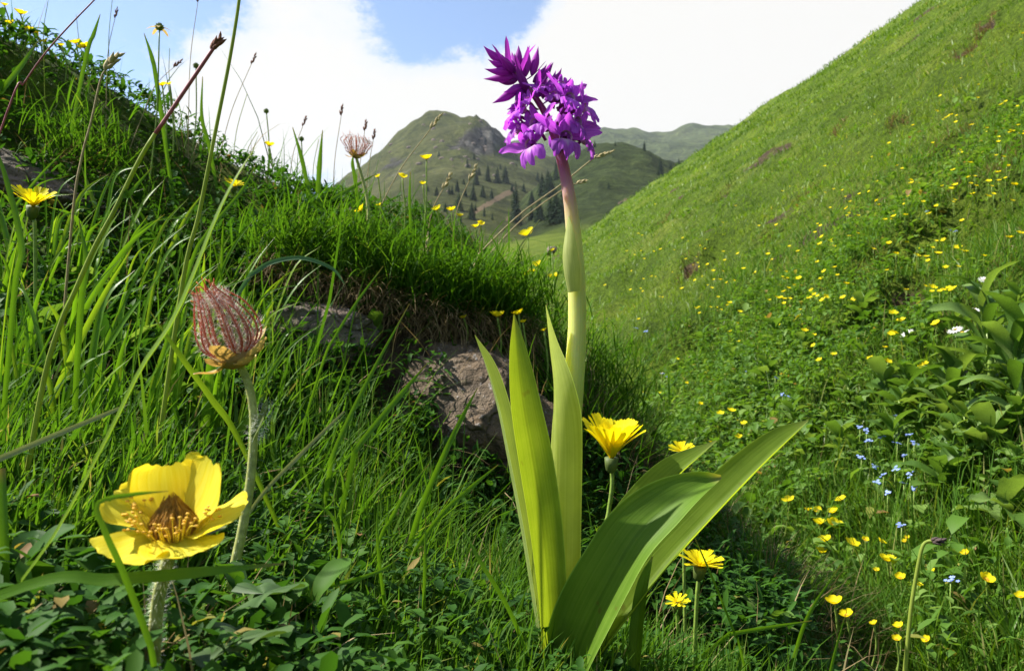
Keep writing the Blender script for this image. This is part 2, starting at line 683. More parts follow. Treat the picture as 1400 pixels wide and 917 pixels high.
def veined_mat(name, base, pale, trans=.35, rough=.4, tint=(1.5, 1.4, .5), lines=16.0, tipc=None, spots=0.0, spec=.14):
    """smooth strap leaf: fine lines run along the blade (attributes across, along)"""
    m, nt, out = new_mat(name)
    ac, al = attr_node(nt, 'across'), attr_node(nt, 'along')
    cv = nt.nodes.new('ShaderNodeCombineXYZ')
    nt.links.new(mth(nt, 'MULTIPLY', ac, lines), cv.inputs[0])
    nt.links.new(mth(nt, 'MULTIPLY', al, 1.4), cv.inputs[1])
    stripes = noise_node(nt, 1.0, 3, .6, cv.outputs[0])
    blotch = noise_node(nt, 55.0, 4, .6)
    c = mixc(nt, ramp_node(nt, stripes, [(.34, (0, 0, 0)), (.68, (1, 1, 1))]), base, pale)
    aa = mth(nt, 'ABSOLUTE', ac)
    if lines > 12:
        c = mixc(nt, ramp_node(nt, aa, [(.02, (.35, .35, .35)), (.08, (0, 0, 0))]), c, tuple(q * .62 for q in base))
        c = mixc(nt, ramp_node(nt, aa, [(.955, (0, 0, 0)), (.985, (.7, .7, .7))]), c, tuple(min(1, q * 1.7 + .04) for q in pale))
    c = mixc(nt, .5, c, ramp_node(nt, blotch, [(.3, (.72, .75, .7)), (.7, (1.2, 1.18, 1.1))]), 'MULTIPLY')
    if tipc:
        c = mixc(nt, ramp_node(nt, al, [(.90, (0, 0, 0)), (1.0, (1, 1, 1))]), c, tipc)
    if spots:
        sp = noise_node(nt, 95.0, 2, .5)
        c = mixc(nt, ramp_node(nt, sp, [(.70, (0, 0, 0)), (.76, (spots,) * 3)]), c, (.12, .07, .02))
    nb = bump_node(nt, mth(nt, 'ADD', stripes, mth(nt, 'MULTIPLY', blotch, .6)), .28, .0009)
    finish_leaf(nt, out, c, trans, rough, tint, spec, nb)
    return m


def plain_mat(name, color, rough=.7, var=.25, nscale=120.0, spec=.3, bump=0.0, bdist=.001):
    m, nt, out = new_mat(name)
    n = noise_node(nt, nscale, 5, .6)
    lo = tuple(c * (1 - var) for c in color)
    hi = tuple(min(1, c * (1 + var)) for c in color)
    c = ramp_node(nt, n, [(.3, lo), (.7, hi)])
    p = nt.nodes.new('ShaderNodeBsdfPrincipled')
    p.inputs['Roughness'].default_value = rough
    p.inputs['Specular IOR Level'].default_value = spec
    nt.links.new(c, p.inputs['Base Color'])
    if bump:
        nt.links.new(bump_node(nt, n, bump, bdist), p.inputs['Normal'])
    nt.links.new(p.outputs[0], out.inputs[0])
    return m


M = {}
M['grass'] = leaf_mat('grass_green', [(0, (.030, .085, .008)), (.45, (.060, .150, .012)), (.8, (.100, .200, .020)), (.93, (.19, .22, .05)), (1, (.30, .25, .12))], .46, .6, spec=.10)
M['hillgrass'] = leaf_mat('meadow_grass', [(0, (.070, .135, .010)), (.5, (.128, .228, .015)), (.85, (.190, .268, .026)), (1, (.32, .29, .09))], .45, .5, nscale=.7)
M['cover'] = leaf_mat('small_leaf', [(0, (.020, .065, .010)), (.5, (.040, .115, .014)), (.93, (.065, .150, .016)), (.96, (.24, .22, .05)), (1, (.22, .12, .05))], .38, .6, spec=.12)
M['hillcover'] = leaf_mat('meadow_herb_leaf', [(0, (.050, .115, .014)), (.6, (.090, .190, .022)), (.93, (.16, .26, .05)), (.96, (.30, .28, .06)), (1, (.24, .14, .06))], .42, .55, spec=.18)
M['straw'] = leaf_mat('dry_grass', [(0, (.13, .090, .04)), (.5, (.27, .20, .09)), (1, (.48, .39, .21))], .25, .7, (1.1, 1.0, .8), spec=.2)
M['blade'] = veined_mat('grass_blade', (.085, .205, .012), (.125, .255, .020), .46, .34, (1.6, 1.5, .5), 6.0, tipc=(.22, .17, .06), spec=.16)
M['bladebright'] = veined_mat('bright_grass_blade', (.15, .27, .018), (.21, .33, .035), .5, .4, (1.5, 1.4, .45), 6.0, tipc=(.25, .25, .06), spec=.16)
M['bladepale'] = veined_mat('pale_grass_blade', (.24, .27, .10), (.33, .35, .16), .35, .4, (1.2, 1.2, .7), 5.0)
M['bladeblue'] = veined_mat('blue_green_blade', (.055, .13, .055), (.10, .19, .09), .38, .35, (1.3, 1.5, .8), 6.0)
M['stalk'] = veined_mat('grass_stalk', (.24, .32, .045), (.32, .38, .08), .35, .5, (1.3, 1.3, .5), 4.0)
M['stalkred'] = plain_mat('reddened_stalk', (.34, .09, .11), .5, .3, 300)
M['stalkdry'] = plain_mat('dry_stalk', (.33, .25, .12), .7, .3, 200)
M['seedbrown'] = plain_mat('brown_seed_head', (.20, .075, .045), .8, .5, 900, bump=.4)
M['seeddark'] = plain_mat('withered_head', (.07, .05, .045), .9, .5, 900, bump=.4)
M['seedpale'] = plain_mat('pale_seed_head', (.45, .36, .18), .8, .35, 900, bump=.4)
M['orchidleaf'] = veined_mat('orchid_leaf', (.165, .265, .026), (.225, .325, .050), .54, .5, (1.7, 1.45, .35), 13.0, tipc=(.20, .25, .06), spots=.5)
M['orchidleafdark'] = veined_mat('orchid_broad_leaf', (.090, .180, .016), (.135, .230, .030), .38, .48, (1.7, 1.5, .35), 13.0, tipc=(.26, .27, .08), spots=.5)
M['orchidbract'] = veined_mat('orchid_bract', (.36, .42, .13), (.46, .50, .20), .45, .5, (1.2, 1.15, .6), 10.0)
M['orchidpale'] = veined_mat('orchid_pale_leaf', (.22, .30, .08), (.30, .37, .13), .36, .5, (1.4, 1.35, .45), 13.0)
M['orchidsheath'] = veined_mat('orchid_sheath', (.40, .48, .10), (.49, .56, .16), .52, .38, (1.35, 1.25, .45), 14.0)


def orchid_stem_mat():
    m, nt, out = new_mat('orchid_stem')
    al, ac = attr_node(nt, 'along'), attr_node(nt, 'across')
    cv = nt.nodes.new('ShaderNodeCombineXYZ')
    nt.links.new(mth(nt, 'MULTIPLY', ac, 9.0), cv.inputs[0])
    nt.links.new(mth(nt, 'MULTIPLY', al, 6.0), cv.inputs[1])
    st = noise_node(nt, 1.0, 4, .6, cv.outputs[0])
    f = mth(nt, 'ADD', al, mth(nt, 'MULTIPLY', mth(nt, 'SUBTRACT', st, .5), .10))
    c = ramp_node(nt, f, [(0, (.26, .33, .05)), (.40, (.48, .54, .14)), (.70, (.58, .60, .20)), (.755, (.48, .38, .23)), (.80, (.44, .18, .28)), (.86, (.28, .05, .18)), (1, (.17, .015, .13))])
    c = mixc(nt, .6, c, ramp_node(nt, st, [(.3, (.8, .8, .75)), (.7, (1.15, 1.15, 1.1))]), 'MULTIPLY')
    p = nt.nodes.new('ShaderNodeBsdfPrincipled')
    p.inputs['Roughness'].default_value = .42
    p.inputs['Subsurface Weight'].default_value = 1.0
    p.inputs['Subsurface Radius'].default_value = (1.0, .8, .3)
    p.inputs['Subsurface Scale'].default_value = .009
    nt.links.new(c, p.inputs['Base Color'])
    nt.links.new(bump_node(nt, st, .2, .0006), p.inputs['Normal'])
    nt.links.new(p.outputs[0], out.inputs[0])
    return m


def petal_mat(name, base, dark, pale=None, spots=False, trans=.46):
    m, nt, out = new_mat(name)
    ac, al = attr_node(nt, 'across'), attr_node(nt, 'along')
    cv = nt.nodes.new('ShaderNodeCombineXYZ')
    nt.links.new(mth(nt, 'MULTIPLY', ac, 5.0), cv.inputs[0])
    nt.links.new(mth(nt, 'MULTIPLY', al, .9), cv.inputs[1])
    st = noise_node(nt, 1.0, 4, .65, cv.outputs[0])
    c = mixc(nt, ramp_node(nt, st, [(.36, (0, 0, 0)), (.62, (1, 1, 1))]), dark, base)
    if pale:
        r = mth(nt, 'ADD', al, mth(nt, 'MULTIPLY', mth(nt, 'ABSOLUTE', ac), .22))
        c = mixc(nt, ramp_node(nt, r, [(.18, (1, 1, 1)), (.58, (0, 0, 0))]), c, pale)
    if spots:
        vo = nt.nodes.new('ShaderNodeTexVoronoi')
        vo.inputs['Scale'].default_value = 5.2
        cv2 = nt.nodes.new('ShaderNodeCombineXYZ')
        nt.links.new(ac, cv2.inputs[0])
        nt.links.new(mth(nt, 'MULTIPLY', al, 1.7), cv2.inputs[1])
        nt.links.new(cv2.outputs[0], vo.inputs['Vector'])
        dot = ramp_node(nt, vo.outputs['Distance'], [(.10, (1, 1, 1)), (.22, (0, 0, 0))])
        zone = ramp_node(nt, mth(nt, 'ADD', al, mth(nt, 'MULTIPLY', mth(nt, 'ABSOLUTE', ac), .5)), [(.55, (1, 1, 1)), (.75, (0, 0, 0))])
        c = mixc(nt, mixc(nt, 1.0, dot, zone, 'MULTIPLY'), c, (.10, .004, .12))
    nb = bump_node(nt, st, .35, .0006)
    c = obj_vary(nt, c, .72, 1.18)
    finish_leaf(nt, out, c, trans, .5, (1.25, .9, 1.25), .15, nb)
    return m


M['orchidstem'] = orchid_stem_mat()
M['sepal'] = petal_mat('orchid_sepal', (.66, .15, .78), (.48, .075, .62))
M['lip'] = petal_mat('orchid_lip', (.60, .15, .78), (.42, .07, .60), (.86, .68, .84), True)
M['bud'] = petal_mat('orchid_bud', (.50, .07, .54), (.29, .025, .33), trans=.42)
M['ovary'] = plain_mat('orchid_ovary', (.20, .018, .15), .5, .4, 500)
M['throat'] = plain_mat('orchid_throat', (.62, .30, .52), .5, .2, 500)


def yellow_mat(name, c0, c1, deep=None):
    m, nt, out = new_mat(name)
    ac, al = attr_node(nt, 'across'), attr_node(nt, 'along')
    cv = nt.nodes.new('ShaderNodeCombineXYZ')
    nt.links.new(mth(nt, 'MULTIPLY', ac, 13.0), cv.inputs[0])
    nt.links.new(mth(nt, 'MULTIPLY', al, .8), cv.inputs[1])
    st = noise_node(nt, 1.0, 4, .6, cv.outputs[0])
    c = mixc(nt, ramp_node(nt, st, [(.38, (0, 0, 0)), (.62, (1, 1, 1))]), c0, c1)
    if deep:
        c = mixc(nt, ramp_node(nt, al, [(.0, (1, 1, 1)), (.3, (0, 0, 0))]), c, deep)
    c = obj_vary(nt, c, .85, 1.08)
    finish_leaf(nt, out, c, .46, .6, (1.15, 1.05, .5), .10, bump_node(nt, st, .4, .0004))
    return m


M['avens'] = yellow_mat('avens_petal', (.80, .67, .03), (.87, .77, .08), (.76, .58, .015))
M['hawkbit'] = yellow_mat('hawkbit_ray', (.84, .72, .008), (.88, .80, .02), (.80, .62, .005))
M['buttercup'] = yellow_mat('buttercup_petal', (.84, .70, .008), (.88, .78, .02), (.80, .60, .005))
M['stamen'] = plain_mat('golden_stamen', (.72, .40, .03), .6, .3, 800)
M['styles'] = plain_mat('brown_style', (.34, .17, .025), .6, .5, 600)
M['fil'] = plain_mat('stamen_filament', (.72, .55, .06), .6, .2, 500)
M['hair'] = plain_mat('plant_hair', (.84, .86, .70), .5, .15, 300)
M['plume'] = veined_mat('seed_plume', (.48, .14, .09), (.62, .25, .16), .42, .45, (1.4, .9, .7), 4.0, tipc=(.80, .36, .08))
M['fuzz'] = plain_mat('silky_seed_hair', (.78, .64, .58), .5, .2, 300)
M['calyx'] = leaf_mat('withered_calyx', [(0, (.48, .33, .11)), (1, (.72, .58, .26))], .4, .6, (1.2, 1.0, .6), nscale=300)
M['hairystem'] = plain_mat('hairy_green_stem', (.36, .38, .12), .6, .35, 400)
M['greenstem'] = plain_mat('green_flower_stem', (.19, .28, .05), .5, .3, 400)
M['involucre'] = leaf_mat('green_involucre', [(0, (.06, .10, .02)), (1, (.13, .17, .04))], .2, .6)
M['greenhead'] = leaf_mat('green_fruit_head', [(0, (.13, .19, .03)), (1, (.24, .30, .05))], .2, .6)
M['blue'] = leaf_mat('pale_blue_petal', [(0, (.20, .30, .72)), (1, (.36, .46, .84))], .3, .5, (1, 1, 1.1))
M['white'] = leaf_mat('white_ray', [(0, (.74, .74, .70)), (1, (.82, .82, .78))], .3, .5, (1, 1, 1))
M['herb'] = leaf_mat('broad_herb_leaf', [(0, (.060, .130, .020)), (.5, (.100, .190, .034)), (1, (.17, .26, .07))], .38, .42, nscale=60, spec=.2)
M['avensleaf'] = leaf_mat('avens_leaf', [(0, (.045, .100, .022)), (1, (.085, .150, .035))], .3, .5, nscale=90)
M['needle'] = leaf_mat('conifer_needle', [(0, (.010, .026, .012)), (.6, (.020, .044, .018)), (1, (.036, .062, .022))], .12, .7, spec=.1)
M['bark'] = plain_mat('conifer_bark', (.09, .06, .04), .9, .3, 3)


def rock_mat(name, a, b, scale=30.0, warm=(.30, .20, .17)):
    m, nt, out = new_mat(name)
    n1 = noise_node(nt, scale, 8, .65)
    n2 = noise_node(nt, scale * .35, 5, .6, dist=.5)
    n3 = noise_node(nt, scale * 5, 4, .7)
    c = ramp_node(nt, n1, [(.30, a), (.52, tuple((p + q) / 2 for p, q in zip(a, b))), (.72, b)])
    c = mixc(nt, ramp_node(nt, n2, [(.45, (0, 0, 0)), (.62, (.8, .8, .8))]), c, warm)
    c = mixc(nt, ramp_node(nt, n3, [(.60, (0, 0, 0)), (.66, (.8, .8, .8))]), c, (.36, .33, .30))
    c = mixc(nt, ramp_node(nt, n3, [(.30, (.8, .8, .8)), (.37, (0, 0, 0))]), c, (.05, .045, .04))
    p = nt.nodes.new('ShaderNodeBsdfPrincipled')
    p.inputs['Roughness'].default_value = .85
    p.inputs['Specular IOR Level'].default_value = .2
    nt.links.new(c, p.inputs['Base Color'])
    vo = nt.nodes.new('ShaderNodeTexVoronoi')
    vo.feature = 'DISTANCE_TO_EDGE'
    vo.inputs['Scale'].default_value = scale * .8
    tcv = nt.nodes.new('ShaderNodeTexCoord')
    wv = nt.nodes.new('ShaderNodeVectorMath')
    wv.operation = 'ADD'
    nt.links.new(tcv.outputs['Object'], wv.inputs[0])
    nv = nt.nodes.new('ShaderNodeTexNoise')
    nv.inputs['Scale'].default_value = scale * .9
    nt.links.new(tcv.outputs['Object'], nv.inputs['Vector'])
    sv = nt.nodes.new('ShaderNodeVectorMath')
    sv.operation = 'SCALE'
    sv.inputs['Scale'].default_value = 1.2 / scale
    nt.links.new(nv.outputs['Color'], sv.inputs[0])
    nt.links.new(sv.outputs[0], wv.inputs[1])
    nt.links.new(wv.outputs[0], vo.inputs['Vector'])
    crack = ramp_node(nt, vo.outputs['Distance'], [(.0, (0, 0, 0)), (.06, (1, 1, 1))])
    c2 = mixc(nt, crack, mixc(nt, .55, c, (.03, .025, .02)), c)
    nt.links.new(c2, p.inputs['Base Color'])
    h = mth(nt, 'ADD', n1, mth(nt, 'MULTIPLY', n3, .7))
    h = mth(nt, 'ADD', h, mth(nt, 'MULTIPLY', crack, .25))
    nt.links.new(bump_node(nt, h, 1.0, .35 / scale), p.inputs['Normal'])
    nt.links.new(p.outputs[0], out.inputs[0])
    return m


M['rock'] = rock_mat('weathered_rock', (.080, .066, .046), (.22, .185, .14))
M['rockred'] = rock_mat('reddish_rock', (.085, .062, .040), (.22, .168, .115), 26, (.17, .110, .062))


def ground_mat():
    """soil under the plants; the attribute soil says where turf is worn away"""
    m, nt, out = new_mat('meadow_soil')
    n1 = noise_node(nt, 1.1, 8, .62)
    n2 = noise_node(nt, 22.0, 6, .65)
    n4 = noise_node(nt, 5.5, 6, .6)
    n6 = noise_node(nt, 90.0, 5, .7)
    green = ramp_node(nt, n1, [(.30, (.062, .110, .010)), (.5, (.105, .168, .015)), (.68, (.160, .205, .030))])
    green = mixc(nt, .8, green, ramp_node(nt, n2, [(.30, (.40, .45, .40)), (.70, (1.35, 1.3, 1.2))]), 'MULTIPLY')
    green = mixc(nt, .7, green, ramp_node(nt, n4, [(.32, (.6, .62, .6)), (.66, (1.2, 1.15, 1.1))]), 'MULTIPLY')
    green = mixc(nt, .8, green, ramp_node(nt, n6, [(.36, (.35, .4, .3)), (.64, (1.3, 1.3, 1.1))]), 'MULTIPLY')
    brown = ramp_node(nt, n2, [(.3, (.035, .024, .015)), (.55, (.085, .060, .036)), (.75, (.17, .13, .08))])
    soil = attr_node(nt, 'soil')
    f = mth(nt, 'ADD', soil, mth(nt, 'MULTIPLY', mth(nt, 'SUBTRACT', n4, .5), .7))
    c = mixc(nt, ramp_node(nt, f, [(.42, (0, 0, 0)), (.58, (1, 1, 1))]), green, brown)
    p = nt.nodes.new('ShaderNodeBsdfPrincipled')
    p.inputs['Roughness'].default_value = .9
    p.inputs['Specular IOR Level'].default_value = .1
    nt.links.new(c, p.inputs['Base Color'])
    nt.links.new(bump_node(nt, mth(nt, 'ADD', n2, n6), 1.0, .03), p.inputs['Normal'])
    nt.links.new(p.outputs[0], out.inputs[0])
    return m


def mountain_mat(name, greens, sc, rocky=.5):
    m, nt, out = new_mat(name)
    n1 = noise_node(nt, .012 * sc, 9, .6)
    n2 = noise_node(nt, .10 * sc, 7, .7)
    n3 = noise_node(nt, .035 * sc, 8, .68, dist=.4)
    c = ramp_node(nt, n1, [(.32, greens[0]), (.52, greens[1]), (.70, greens[2])])
    n5 = noise_node(nt, .45 * sc, 6, .75)
    c = mixc(nt, .9, c, ramp_node(nt, n2, [(.34, (.38, .42, .38)), (.66, (1.3, 1.28, 1.2))]), 'MULTIPLY')
    c = mixc(nt, .7, c, ramp_node(nt, n5, [(.38, (.45, .48, .42)), (.62, (1.35, 1.3, 1.25))]), 'MULTIPLY')
    lush = ramp_node(nt, n2, [(.34, (.10, .155, .016)), (.66, (.185, .235, .034))])
    c = mixc(nt, attr_node(nt, 'lush'), c, lush)
    rk = mth(nt, 'ADD', attr_node(nt, 'rock'), mth(nt, 'MULTIPLY', mth(nt, 'SUBTRACT', n3, .5), 1.5))
    rockc = ramp_node(nt, n2, [(.36, (.022, .021, .020)), (.54, (.075, .070, .062)), (.68, (.20, .19, .165))])
    c = mixc(nt, ramp_node(nt, rk, [(rocky, (0, 0, 0)), (rocky + .14, (1, 1, 1))]), c, rockc)
    pt = mth(nt, 'ADD', attr_node(nt, 'path'), mth(nt, 'MULTIPLY', mth(nt, 'SUBTRACT', n2, .5), .8))
    c = mixc(nt, ramp_node(nt, pt, [(.5, (0, 0, 0)), (.62, (.8, .8, .8))]), c, (.20, .14, .09))
    p = nt.nodes.new('ShaderNodeBsdfPrincipled')
    p.inputs['Roughness'].default_value = .95
    p.inputs['Specular IOR Level'].default_value = .05
    nt.links.new(c, p.inputs['Base Color'])
    nt.links.new(bump_node(nt, mth(nt, 'ADD', n2, mth(nt, 'MULTIPLY', n5, .5)), 1.0, 5.0 / sc), p.inputs['Normal'])
    nt.links.new(p.outputs[0], out.inputs[0])
    return m


# ------------------------------------------------------------------ ground sheet (polar grid round the camera)
NA, NR = 340, 320
ang = np.linspace(0, 2 * math.pi, NA, endpoint=False)
# finer towards the view
ang = ang + 0.75 * np.sin(ang)
ang = math.pi / 2 - math.pi + ang
rad = np.geomspace(0.05, 140.0, NR)
GX = rad[:, None] * np.cos(ang)[None, :]
GY = rad[:, None] * np.sin(ang)[None, :]
# np: view direction is +Y, where the spacing is smallest
GZ = H(GX, GY)
hb, hh = bank_h(GX, GY), hill_h(GX, GY)
gr = np.hypot(GX, GY)


def slope_of(x, y, e=.02):
    dx = (H(x + e, y) - H(x - e, y)) / (2 * e)
    dy = (H(x, y + e) - H(x, y - e)) / (2 * e)
    return dx, dy


_bs = [(P[0], P[1], w_ * P[1] / FPX) for P, w_ in ((cast(a_, b_), c_) for a_, b_, c_ in ((470, 430, 46), (530, 470, 60), (590, 470, 55), (655, 480, 60), (715, 510, 50), (760, 570, 45), (410, 415, 30), (640, 560, 60), (700, 600, 45), (560, 560, 40)))]


def bank_soil(x, y):
    m = np.zeros(np.shape(x))
    wob = 1 + .35 * fbm(np.asarray(x) * 18, np.asarray(y) * 18, seed=83, octaves=2)
    for sx, sy, ra in _bs:
        m = np.maximum(m, 1 - sstep(.6, 1.1, np.hypot(x - sx, y - sy) / ra * wob))
    return m


def soil_mask(x, y):
    """worn places: the undercut face of the bank, and scrapes on the hillside"""
    dx, dy = slope_of(x, y, .03)
    st = np.hypot(dx, dy)
    r = np.hypot(x, y)
    onbank = bank_h(x, y) > hill_h(x, y)
    face = sstep(.75, 1.25, st) * onbank * (r < 1.25) * (r > .45) * sstep(-.42, -.30, x)
    sc = fbm(x * 1.5 + 3, y * 1.0, seed=71, octaves=4)
    scr = sstep(.80, 1.05, sc) * (r > 2.5) * (r < 25)
    return np.clip(np.maximum(np.maximum(face, scr * .8), np.maximum(scrape_at(x, y), bank_soil(x, y))), 0, 1)


soil = soil_mask(GX, GY)
GV = np.stack([GX, GY, GZ], -1).reshape(-1, 3)
i, j = np.meshgrid(np.arange(NR - 1), np.arange(NA), indexing='ij')
a = (i * NA + j).ravel()
b = (i * NA + (j + 1) % NA).ravel()
GF = np.stack([a, b, b + NA, a + NA], 1)
jj = np.arange(NA)
GV = np.vstack([GV, [[0, 0, H1(0, 0)]]])
GT = np.stack([np.full(NA, NR * NA), (jj + 1) % NA, jj], 1)
ground = link('ground', mesh_np('ground', GV, [GF, GT], ground_mat(), {'soil': np.append(soil.ravel(), 0)}))
tag(ground, kind='structure')


# ------------------------------------------------------------------ mountains: surfaces spanned between a foot and a ridge
def loft(name, px, ridge_row, base_row, ydist, frac, mat, amp, seed, back, rockf=None, paths=(), ny=90, ncol=200):
    px = np.asarray(px, float)
    cols_ = np.linspace(px[0], px[-1], ncol)
    rr = np.interp(cols_, px, ridge_row)
    # soften the corners of the traced ridge
    k = np.hanning(9)
    k /= k.sum()
    rr = np.convolve(np.pad(rr, 4, mode='edge'), k, mode='valid')
    ys = np.geomspace(ydist[0], ydist[-1], ny)
    fr = np.interp(ys, ydist, frac)
    rows = base_row + (rr[None, :] - base_row) * np.maximum(fr, 0)[:, None] + 320.0 * np.maximum(-fr, 0)[:, None]
    cp, sp = math.cos(PITCH), math.sin(PITCH)
    aa = (cols_[None, :] - CX) / FPX + 0 * rows
    bb = (CY - rows) / FPX
    dy = cp - bb * sp
    X = aa / dy * ys[:, None]
    Y = np.broadcast_to(ys[:, None], X.shape).copy()
    Z = (sp + bb * cp) / dy * ys[:, None]
    s = 1.0 / ydist[-1]
    nz = fbm(X * 11 * s, Y * 7 * s, seed=seed, octaves=6, gain=.55)
    rid = 1 - np.abs(fbm(X * 16 * s + 3, Y * 16 * s, seed=seed + 9, octaves=5))
    env = sstep(0, .25, fr)[:, None]
    Z = Z + amp * env * (nz * .55 + (rid - .6) * .5) * (0.35 + 0.65 * sstep(.2, .8, fr)[:, None])
    if rockf is not None:            # crags where bare rock breaks through
        qx, qy = to_pix(np.stack([X, Y, Z], -1))
        rk0 = np.clip(rockf(qx, qy, fr[:, None]) - .15, 0, 1)
        cr = np.abs(fbm(X * .05, Y * .05, seed=seed + 31, octaves=5, gain=.65))
        Z = Z + rk0 * (9.0 * (cr - .35) * ydist[-1] / 450.0)
    # far side falls away behind the ridge
    X2, Y2, Z2 = X[-1] * back, Y[-1] * back, Z[-1] - ydist[-1] * .10
    X = np.vstack([X, X2[None]]); Y = np.vstack([Y, Y2[None]]); Z = np.vstack([Z, Z2[None]])
    fr2 = np.append(fr, 1.0)
    V = np.stack([X, Y, Z], -1).reshape(-1, 3)
    nr, nc = X.shape
    i, j = np.meshgrid(np.arange(nr - 1), np.arange(nc - 1), indexing='ij')
    a = (i * nc + j).ravel()
    F = np.stack([a, a + 1, a + nc + 1, a + nc], 1)
    ppx, ppy = to_pix(V)
    rk = np.zeros(len(V)) if rockf is None else rockf(ppx, ppy, np.repeat(fr2, nc))
    pt = np.zeros(len(V))
    for (x0, y0, x1, y1, w) in paths:
        A0, A1 = np.array([x0, y0]), np.array([x1, y1])
        Pp = np.stack([ppx, ppy], 1)
        t = np.clip(((Pp - A0) @ (A1 - A0)) / ((A1 - A0) @ (A1 - A0)), 0, 1)
        d = np.linalg.norm(Pp - (A0 + t[:, None] * (A1 - A0)), axis=1)
        pt = np.maximum(pt, 1 - sstep(w * .5, w * 1.3, d))
    o = link(name, mesh_np(name, V, F, mat, {'rock': rk, 'path': pt, 'lush': 1 - sstep(.12, .42, np.repeat(fr2, nc))}))
    tag(o, kind='structure')
    return o, BVHTree.FromPolygons([tuple(v) for v in V], [tuple(f) for f in F.tolist()])


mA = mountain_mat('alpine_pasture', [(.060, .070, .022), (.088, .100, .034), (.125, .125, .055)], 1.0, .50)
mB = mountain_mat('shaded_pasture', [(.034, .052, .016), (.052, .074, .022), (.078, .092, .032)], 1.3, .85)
mC = mountain_mat('far_pasture', [(.075, .105, .040), (.10, .130, .050), (.13, .150, .07)], .35, .75)


def rockA(px, py, fr):
    up = np.exp(-((px - 655) / 45) ** 2 - ((py - 190) / 26) ** 2) * .85
    lf = np.exp(-((px - 540) / 60) ** 2 - ((py - 225) / 22) ** 2) * .42
    return .12 + up + lf


mountain, bvhA = loft('mountain', [-500, 0, 300, 430, 465, 480, 500, 520, 540, 570, 585, 600, 615, 635, 660, 690, 720, 760, 800, 850, 920, 1000, 1200],
                      [420, 360, 330, 268, 245, 233, 219, 203, 187, 166, 156, 151, 153, 157, 164, 181, 196, 217, 236, 255, 280, 300, 330], 388,
                      [14, 38, 80, 120, 170, 300, 450], [-1.6, 0, .19, .29, .40, .64, 1.0], mA, 5.0, 101, 1.5, rockA,
                      [(648, 290, 704, 258, 3.6), (692, 300, 735, 262, 2)], 130, 320)
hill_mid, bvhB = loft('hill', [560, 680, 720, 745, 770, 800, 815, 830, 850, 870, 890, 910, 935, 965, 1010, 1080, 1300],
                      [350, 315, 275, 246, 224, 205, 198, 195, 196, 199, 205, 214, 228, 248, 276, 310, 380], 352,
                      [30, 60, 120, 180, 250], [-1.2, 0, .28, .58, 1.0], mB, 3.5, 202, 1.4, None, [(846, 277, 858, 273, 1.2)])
far_ridge, bvhC = loft('mountain_ridge', [200, 560, 700, 760, 800, 830, 850, 870, 885, 900, 915, 930, 950, 990, 1040, 1120, 1400],
                       [420, 300, 190, 181, 176, 174, 172, 172, 175, 179, 175, 170, 171, 172, 180, 200, 260], 300,
                       [420, 700, 1100], [0, .5, 1.0], mC, 14.0, 303, 1.4, lambda a_, b_, f_: .1 + .6 * np.exp(-((a_ - 940) / 14) ** 2 - ((b_ - 181) / 5) ** 2))


def hit(bvh, px, py):
    d = Vector(pix_dir(px, py)).normalized()
    loc, n, idx, dist = bvh.ray_cast(Vector((0, 0, 0)), d)
    return loc


# ================================================================== HERO PLANTS
def px_path(pts, n):
    """photo points (px, py, metres ahead) -> smooth 3-D path"""
    return smooth_path([at(*p) for p in pts], n)


def add_hairs(path, rad, count, length, name, parent, mat, seed, down=.0, wid=.00004, t0=0.0, t1=1.0):
    g = np.random.default_rng(seed)
    n = len(path)
    k = g.uniform(t0, t1, count) * (n - 1.001)
    i = k.astype(int)
    f = (k - i)[:, None]
    c = path[i] * (1 - f) + path[i + 1] * f
    T = nrm(path[i + 1] - path[i])
    rr = np.interp(k, np.arange(n), np.broadcast_to(rad, (n,)))
    d = g.normal(size=(count, 3))
    d = nrm(d - T * (d * T).sum(1, keepdims=True))
    out = nrm(d + T * g.normal(down, .35, (count, 1)))
    L = length * g.uniform(.5, 1.25, (count, 1))
    s = nrm(np.cross(out, T)) * wid
    b = c + d * rr[:, None] * .9
    V = np.stack([b - s, b + s, b + out * L], 1).reshape(-1, 3)
    F = np.arange(count * 3).reshape(-1, 3)
    o = Acc().add(V, F).part(name, mat, parent, False)
    o['kind'] = 'stuff'
    return o


def leaf_part(name, pts, widths, arcs, nhint, mat, parent, n=36, ncross=11, wave=0.0, wfreq=3.0, seed=0, label=None, crease=.16):
    C = px_path(pts, n)
    sc = np.interp(np.linspace(0, 1, n), np.linspace(0, 1, len(pts)), [p[2] for p in pts]) / FPX
    W = smooth_path([[w] for w in widths], n)[:, 0] * sc
    A = smooth_path([[a_] for a_ in arcs], n)[:, 0]
    nh = np.asarray(nhint, float)
    if nh.ndim == 2:
        nh = smooth_path(nh, n)
    V, F, ac, al = ribbon(C, np.maximum(W, 1e-5), A, nh, ncross, wave, wfreq, seed, crease)
    o = Acc().add(V, F, across=ac, along=al, var=.5).part(name, mat, parent)
    if label:
        o['label'] = label
    return o


